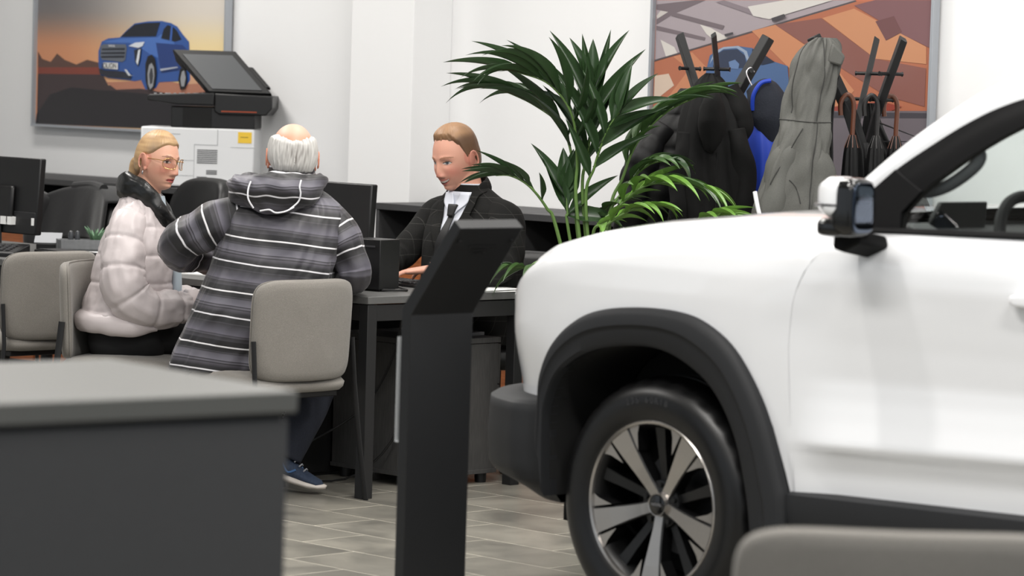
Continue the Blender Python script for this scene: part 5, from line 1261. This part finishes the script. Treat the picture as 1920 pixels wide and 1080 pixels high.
# ---------------------------------------------------------------- kentia palm
def palm():
    t = thing('potted_palm', 'tall potted palm with arching green fronds behind the white bonnet', 'plant', (9.15, 8.62, 0), -PI/4)
    PT = M('pot_black', (36, 37, 39), .4)
    G().lathe([(0, .0), (.12, 0), (.125, .01), (.165, .36), (.168, .40), (.155, .40), (.15, .35), (0, .35)], 40, cap=False).build('pot', PT, t)
    G().lathe([(0, .352), (.15, .35)], 32).build('soil', M('soil', (52, 44, 38), .95, bump_s=150, bump=.6), t)
    random.seed(11)
    mats = [M('palm_dark', (44, 66, 38), .32, spec=.5, noise_s=5, noise_a=.18), M('palm_mid', (62, 90, 46), .34, noise_s=5, noise_a=.18), M('palm_bright', (104, 146, 60), .36, noise_s=5, noise_a=.15)]
    stem = M('palm_stem', (92, 122, 62), .45)
    blades = {}
    def blade(dr, mi):
        k = (dr, mi)
        if k in blades: return blades[k]
        g = G(); R = []; n = 14; a = 0.; p = Vector((0, 0, 0))
        for i in range(n):
            u = i/(n-1); w = .5*(math.sin(PI*min(1, u*1.35)**.8*.5) if u < .3 else 1)*max(0, 1-u**2.6)**.8+.01*(1-u)
            if u < .3: w = .12+.38*smooth(0, .3, u)
            else: w = .5*max(0.004, 1-((u-.3)/.7)**1.7)
            R.append([p+Vector((-w, 0, .10*w*2)), p+Vector((-w*.5, 0, .04*w)), p+Vector((0, 0, -.0)), p+Vector((w*.5, 0, .04*w)), p+Vector((w, 0, .10*w*2))])
            a += dr/(n-1)*(.5+u); p = p+Vector((0, math.cos(a), -math.sin(a)))*(1/(n-1))
        # x is unit width (scaled later), keep the keel shallow
        for r in R:
            for v in r: v.z = v.z if v.x == 0 else v.z*.04+0*v.x if False else v.z
        g.rings(R, False, False)
        me_o = g.build('leaflet', mats[mi], t, angle=180); blades[k] = me_o.data
        bpy.data.objects.remove(me_o); return blades[k]
    def frond(P, n, L, W, t0=.4, spread=55, droop=.6, mi=0, end=True, up=(0, 0, 1), lift=.25, depth=0.):
        Q = [Vector(p) for p in spl(P, 40)]
        fr = G().tube(Q, [.0085-.0065*i/39 for i in range(40)], 8).build('frond', stem, t)
        for i in range(n):
            u = t0+(1-t0)*(i/(n-1))**.9; k = min(38, int(u*39)); p = Q[k]; d = (Q[min(k+1, 39)]-Q[max(k-1, 0)]).normalized()
            sgn = 1 if i % 2 else -1
            side = d.cross(Vector(up)); side = side.normalized() if side.length > .05 else Vector((1, 0, 0))
            nn = side.cross(d).normalized()
            ang = math.radians(spread*(1.15-.75*u)+random.uniform(-9, 9))
            if i == n-1: ang = 0
            dir_ = (d*math.cos(ang)+side*sgn*math.sin(ang)+nn*lift*math.sin(ang)).normalized()
            ln = L*(.62+.5*math.sin(PI*min(1, (u-t0)/(1-t0)*.8+.15)))*random.uniform(.85, 1.12); wd = W*random.uniform(.8, 1.2)
            y = dir_; z = (nn-y*nn.dot(y)).normalized()
            if abs(y.z) < .95:
                zz = (Vector((0, 0, 1))-y*y.z).normalized(); z = (z+zz*.6).normalized(); z = (z-y*z.dot(y)).normalized()
            x = y.cross(z)
            dr = droop*random.choice((.5, .8, 1., 1.3)); dr = round(dr*5)/5
            o = bpy.data.objects.new('leaflet', blade(dr, mi if random.random() > .15 else max(0, mi-1))); COL.objects.link(o); o.parent = fr
            m = axes(p, x*wd, y*ln, z*ln)
            o.matrix_local = m
        return fr
    q = lambda px, py, f=0.: ((px-1075)/477-.139+.031*(460-py)/477, f, .952+(460-py)/477)
    b = lambda x=0, y=0: (x, y, .36)
    frond([b(-.02), q(1078, 400, -.02), q(1072, 300, -.03), q(1056, 215, -.05), q(1010, 160, -.08), q(950, 140, -.11)], 16, .36, 0.032, .50, 46, 1.0, 0)
    frond([b(-.03, .03), q(1076, 400, .04), q(1066, 310, .06), q(1040, 240, .1), q(985, 200, .14), q(925, 175, .17)], 13, .34, 0.030, .5, 42, .9, 0)
    frond([b(.0, .02), q(1088, 380, .0), q(1092, 290, .01), q(1094, 215, .02), q(1092, 160, .02)], 12, .32, 0.050, .40, 36, .35, 0, up=(0, -1, 0), lift=.05)
    frond([b(.01, -.02), q(1095, 400, -.02), q(1105, 310, -.05), q(1125, 240, -.08), q(1150, 200, -.1)], 10, .27, 0.049, .42, 50, .6, 0, up=(0, -1, .4))
    frond([b(.05), q(1140, 420, .0), q(1160, 330, .02), q(1185, 260, .03), q(1235, 205, .03), q(1290, 175, .02)], 14, .27, 0.035, .48, 42, .8, 1)
    frond([b(.04, -.03), q(1125, 450, -.06), q(1150, 390, -.1), q(1195, 345, -.14), q(1250, 335, -.16), q(1310, 345, -.18)], 16, .24, 0.038, .42, 60, 1.0, 2)
    frond([b(.05, -.02), q(1135, 440, -.03), q(1165, 350, -.04), q(1205, 305, -.05), q(1245, 295, -.06)], 10, .19, 0.049, .5, 60, 1.4, 1)
    frond([b(.03, -.05), q(1110, 455, -.12), q(1135, 415, -.17), q(1180, 385, -.2), q(1225, 378, -.22)], 12, .17, 0.041, .35, 65, 1.2, 2)
    frond([b(-.03, -.03), q(1045, 440, -.05), q(1020, 390, -.07), q(985, 350, -.1), q(950, 332, -.12), q(922, 332, -.13)], 12, .20, 0.030, .48, 48, .5, 0)
    frond([b(-.02, .0), q(1066, 440, .0), q(1060, 400, .0), q(1055, 360, .01)], 7, .25, 0.062, .55, 38, .3, 0, up=(0, -1, 0), lift=.05)
    frond([b(.08, -.02), q(1200, 470, -.12), q(1270, 420, -.24), q(1320, 392, -.32), q(1370, 392, -.38)], 12, .19, 0.027, .5, 52, .9, 2)
    frond([b(-.06, -.05), q(1030, 510, -.12), q(990, 500, -.16), q(955, 500, -.2)], 7, .17, 0.027, .55, 40, 1.0, 1)
    frond([b(.02, .03), q(1100, 430, .03), q(1120, 400, .02), q(1150, 380, .0)], 7, .17, 0.046, .5, 55, .9, 1)
palm()
# ---------------------------------------------------------------- coat stands and what hangs on them
RB = M('stand_board', (26, 26, 27), .45)
def coat_stand(label, loc, angs, c0):
    t = thing('coat_stand', label, 'coat stand', loc, -PI/4, 'black coat stands by the orange poster')
    for a in angs:
        c, s = math.cos(math.radians(a)), math.sin(math.radians(a))
        P = [(c0+c*-.24, s*-.24, 0), (c0+c*-.05, s*-.05, .9), (c0+c*-.0+.0, 0+s*.0, 1.36), (c0+c*.05, s*.05, 1.50), (c0+c*.21, s*.21, 1.80)]
        P = [(x-s*.032, y+c*.032, z) for x, y, z in P]
        G().tube([P[0], P[1], P[2], P[3], P[4]], [(.030, .0125)]*5, 4, up=(c, s, 0)).build('board', RB, t, angle=30, bevel=.003)
        for k in (.2, .54):
            p = Vector(P[3]).lerp(Vector(P[4]), k)
            G().tube([p+Vector((-s, c, 0))*-.055, p+Vector((-s, c, 0))*-.05, p+Vector((-s, c, 0))*.05, p+Vector((-s, c, 0))*.055], [.010, .007, .007, .010], 10).build('peg', RB, t)
    G().lathe([(0, -.03), (.045, -.03), (.045, .03), (0, .03)], 6, Matrix.Translation((c0, 0, 1.36))).build('joint_block', RB, t)
    return t
coat_stand('black wooden coat stand loaded with black and blue jackets', (9.85, 8.7, 0), (5, 128, 252), 0.)
coat_stand('black wooden coat stand holding the grey coat and umbrellas', (9.92, 7.9, 0), (185, 300, 62), -.075)
def hang(name, label, loc, mat, secs, sleeves, hood=None, nf=9, amp=.02, trims=(), seed=0., quilt=0, cat='jacket', group=None, e=2.2, crease=0., seams=()):
    t = thing(name, label, cat, loc, -PI/4, group)
    def fold(z, th, u): return amp*(1-u)**.7*math.sin(nf*th+3*nz(th*.7, z*1.5, seed))+.014*nz(math.cos(th)*3+seed, math.sin(th)*3, z*4)+(quilt*abs(math.sin(PI*z/.07))**.5 if quilt else 0)+(crease*(abs(nz(th*1.6+z*2.5, z*3.2-th, seed))-.18)+crease*.6*(abs(nz(th*4-z*4, z*6, seed+5))-.18) if crease else 0)
    torso(secs, 90, 90, e, 0, fold).build('body', mat, t, angle=180)
    sw = lambda s, th, u: .006*math.sin(s*30+math.cos(th)*2+seed)+.007*nz(s*9, math.cos(th)*2, seed)+(quilt*.8*abs(math.sin(PI*s/.07))**.5 if quilt else 0)
    for P, r in sleeves: limb(P, r, 24, 50, sw).build('sleeve', mat, t, angle=180)
    if hood:
        for P, r, m in hood: limb(P, r, 28, 50, lambda s, th, u: .008*nz(s*14, math.cos(th)*2, seed+4)).build('hood', m or mat, t, angle=180)
    def onbody(z, deg):
        lo, hi = 0., 1.
        for _ in range(22):
            mid = (lo+hi)/2
            if cr(secs, mid)[0] < z: lo = mid
            else: hi = mid
        _, cx, cy, a, b = cr(secs, lo); th = math.radians(deg); c, q = math.cos(th), math.sin(th); d = fold(z, th, lo)+.001
        return (cx+math.copysign(abs(c)**(2/e), c)*(a+d), cy+math.copysign(abs(q)**(2/e), q)*(b+d), z)
    for S in seams:
        Q = spl(S, 40); G().tube([onbody(z, dg) for z, dg in Q], .0022, 6).build('seam', M('seam_shadow', (58, 58, 56), .9), t)
    for P, r, m, nm in trims: G().tube(spl(P, 20), r, 8).build(nm, m, t)
    return t
NYL = M('black_nylon', (9, 9, 10), .55, spec=.3, bump_s=18, bump=.5); WOL = M('black_wool', (12, 12, 12), .85, spec=.3, bump_s=30, bump=.5)
BLU = M('royal_blue_cloth', (20, 58, 170), .6, bump_s=20, bump=.3); NAV = M('navy_lining', (30, 34, 44), .9, bump_s=120, bump=.3)
GRC = M('grey_coat_cloth', (88, 88, 84), .75, noise_s=300, noise_a=.12, bump_s=9, bump=.55)
# rack 1 frame: x right, z up (metres)
R1 = (9.85, 8.7, 0)
hang('puffer_jacket', 'black shiny puffer jacket hanging at the palm side of the stand', R1, NYL,
     [(.72, -.225, -.02, .18, .095), (.95, -.225, -.02, .17, .1), (1.2, -.205, -.015, .15, .095), (1.38, -.165, -.005, .115, .085), (1.5, -.12, .01, .07, .06), (1.58, -.095, .02, .035, .03)],
     [([(-.21, -.05, 1.42), (-.295, -.085, 1.28), (-.335, -.10, 1.1), (-.345, -.10, .9)], [.045, .06, .058, .05])], None, 7, .012, seed=1., quilt=.010)
hang('parka', 'black hooded parka hanging in front on the loaded coat stand', R1, WOL,
     [(.70, -.02, -.255, .155, .095), (.95, -.02, -.255, .15, .095), (1.2, -.03, -.25, .142, .09), (1.38, -.035, -.23, .13, .08), (1.5, -.035, -.195, .105, .065), (1.6, -.035, -.15, .06, .045), (1.645, -.035, -.12, .02, .02)],
     [([(.06, -.25, 1.42), (.10, -.27, 1.25), (.108, -.275, 1.05), (.105, -.27, .8)], [.045, .05, .05, .045]), ([(-.12, -.25, 1.4), (-.145, -.275, 1.2), (-.14, -.28, 1.0), (-.13, -.275, .8)], [.045, .05, .05, .045])],
     [([(-.035, -.29, 1.34), (-.035, -.305, 1.38), (-.035, -.305, 1.44), (-.035, -.295, 1.50), (-.035, -.28, 1.515)], [(.04, .025), (.06, .045), (.078, .055), (.088, .05), (.085, .03)], None), ([(.04, -.20, 1.59), (.075, -.215, 1.52), (.095, -.225, 1.44), (.095, -.225, 1.38)], [.035, .042, .042, .02], None)], 8, .014,
     trims=(([(-.01, -.335, 1.33), (-.01, -.345, 1.1), (-.005, -.352, .8)], .004, NYL, 'zip'),), seed=3.)
hang('blue_jacket', 'royal blue jacket with a dark hood on the coat stand', R1, BLU,
     [(.75, .215, -.04, .115, .09), (1.0, .215, -.04, .115, .09), (1.2, .21, -.04, .11, .085), (1.34, .205, -.04, .105, .08), (1.44, .195, -.035, .07, .055), (1.5, .185, -.03, .03, .03)],
     [([(.265, -.07, 1.34), (.285, -.09, 1.2), (.295, -.10, 1.0), (.285, -.10, .8)], [.045, .052, .05, .045])],
     [([(.155, -.03, 1.60), (.185, -.045, 1.56), (.22, -.06, 1.48), (.25, -.06, 1.38)], [(.045, .045), (.078, .065), (.092, .075), (.06, .06)], NAV)], 7, .012,
     trims=(([(.142, -.095, 1.50), (.142, -.105, 1.56), (.170, -.11, 1.61), (.21, -.105, 1.622)], .009, BLU, 'hood_trim'), ([(.150, .0, 1.655), (.134, .0, 1.673), (.118, -.005, 1.65), (.14, -.02, 1.60)], .003, M('hanger_wire', (200, 200, 204), .3, metal=.9), 'loop')), seed=6.)
R2 = (9.92, 7.9, 0)
hang('long_coat', 'long grey hooded coat with a reflective strip on the coat stand', R2, GRC,
     [(.80, -.37, -.12, .20, .12), (.95, -.36, -.12, .178, .115), (1.11, -.347, -.12, .150, .11), (1.3, -.325, -.12, .122, .1), (1.42, -.308, -.11, .104, .092), (1.49, -.30, -.10, .094, .082), (1.58, -.285, -.09, .094, .08), (1.70, -.265, -.09, .088, .076), (1.765, -.252, -.08, .062, .055), (1.795, -.245, -.08, .03, .03)],
     [([(-.32, -.12, 1.44), (-.385, -.15, 1.3), (-.425, -.17, 1.1), (-.45, -.18, .85)], [.03, .058, .062, .062]), ([(-.27, -.13, 1.42), (-.25, -.165, 1.28), (-.245, -.185, 1.08), (-.25, -.19, .85)], [.03, .055, .06, .06])],
     None, 4, .010, trims=(([(-.499, -.2, 1.19), (-.487, -.22, 1.13), (-.470, -.235, 1.07), (-.45, -.24, 1.02)], .009, M('reflective_strip', (226, 228, 230), .4), 'reflective_strip'), ([(-.176, -.12, 1.72), (-.204, -.13, 1.5), (-.20, -.15, 1.3), (-.195, -.17, 1.1), (-.17, -.18, .9)], .006, NYL, 'zip')), seed=9., cat='coat', crease=.035, seams=([(1.475, 180), (1.47, 230), (1.465, 290), (1.47, 355)], [(1.785, 270), (1.65, 285), (1.47, 290)], [(1.465, 292), (1.2, 288), (.9, 286)], [(1.44, 262), (1.34, 240), (1.22, 225)], [(1.24, 255), (1.21, 268), (1.15, 276)], [(1.77, 200), (1.7, 215), (1.6, 222), (1.5, 222)]))
G().prism([(-.215, 1.775), (-.165, 1.725), (-.178, 1.685), (-.235, 1.70)], lambda x, z, k: Vector((x, k, z)), -.17, -.05).build('hood_brim', GRC, [o for o in bpy.data.objects if o.name == 'long_coat'][0], bevel=.008)
hang('dark_jacket', 'dark jacket hanging behind the umbrellas on the coat stand', R2, NYL,
     [(.75, .10, .16, .14, .09), (1.0, .09, .16, .13, .09), (1.2, .07, .155, .11, .08), (1.32, .03, .15, .07, .055), (1.44, -.01, .14, .04, .035), (1.545, -.03, .13, .015, .015)],
     [([(.13, .13, 1.22), (.18, .12, 1.1), (.19, .11, .9)], [.04, .05, .045])], None, 7, .012, seed=12.)
def umbrella(label, x, y, brown):
    t = thing('umbrella', label, 'umbrella', R2, -PI/4, 'folded umbrellas on the coat stand')
    hm = M('cane_brown', (92, 52, 34), .4) if brown else M('cane_black', (24, 22, 22), .4)
    G().tube(spl([(x-.048, y, 1.495), (x-.05, y, 1.545), (x-.025, y, 1.577), (x, y, 1.545), (x, y, 1.45), (x, y, 1.40)], 24), .0095, 10).build('handle', hm, t)
    g = limb([(x, y, 1.42), (x, y, 1.36), (x, y, 1.2), (x, y, 1.0), (x, y, .82), (x, y, .74)], [.012, .028, .036, .031, .015, .005], 32, 40, lambda s, th, u: .006*math.sin(8*th+s*6)*math.sin(PI*u)); g.build('canopy', NYL, t, angle=180)
    for k in range(8):
        a = PI/4*k; G().tube([(x+.012*math.cos(a), y+.012*math.sin(a), 1.42), (x+.03*math.cos(a), y+.03*math.sin(a), 1.37)], .002, 5).build('rib_tip', hm, t)
    G().tube([(x, y, .75), (x, y, .69)], .004, 6).build('ferrule', M('steel_tip', (170, 170, 172), .3, metal=1), t)
    return t
umbrella('folded black umbrella with a brown cane handle nearest the grey coat', -.118, -.088, True)
umbrella('folded black umbrella with a black handle between two brown-handled ones', -.024, -.083, False)
_u = umbrella('folded black umbrella with a brown handle farthest from the grey coat', .058, -.0325, True)
text_mesh('MO', .030, M('logo_white', (226, 226, 226), .6), 'logo_lettering', _u, axes((.048, -.0785, 1.29), (1, 0, -.15), (.15, 0, 1), (0, -1, 0)), .001)
G().ell((.077, -.076, 1.292), (.007, .003, .016), (0, .35, 0), 10).build('logo_flame', M('logo_red', (196, 60, 40), .6), _u)
def hangers():
    t = thing('wire_hanger', 'thin black hanger dangling from the coat stand', 'hanger', R2, -PI/4)
    G().tube([(.0, .064, 1.47), (.2, .064, 1.40), (.0, .064, 1.395), (.0, .064, 1.47)], .0035, 6).build('hanger_frame', BLKM, t)
    G().tube(spl([(.0, .064, 1.468), (.002, .064, 1.53), (-.008, .064, 1.564), (-.022, .064, 1.571), (-.036, .064, 1.552)], 18), .0025, 6).build('hook', BLKM, t)
hangers()
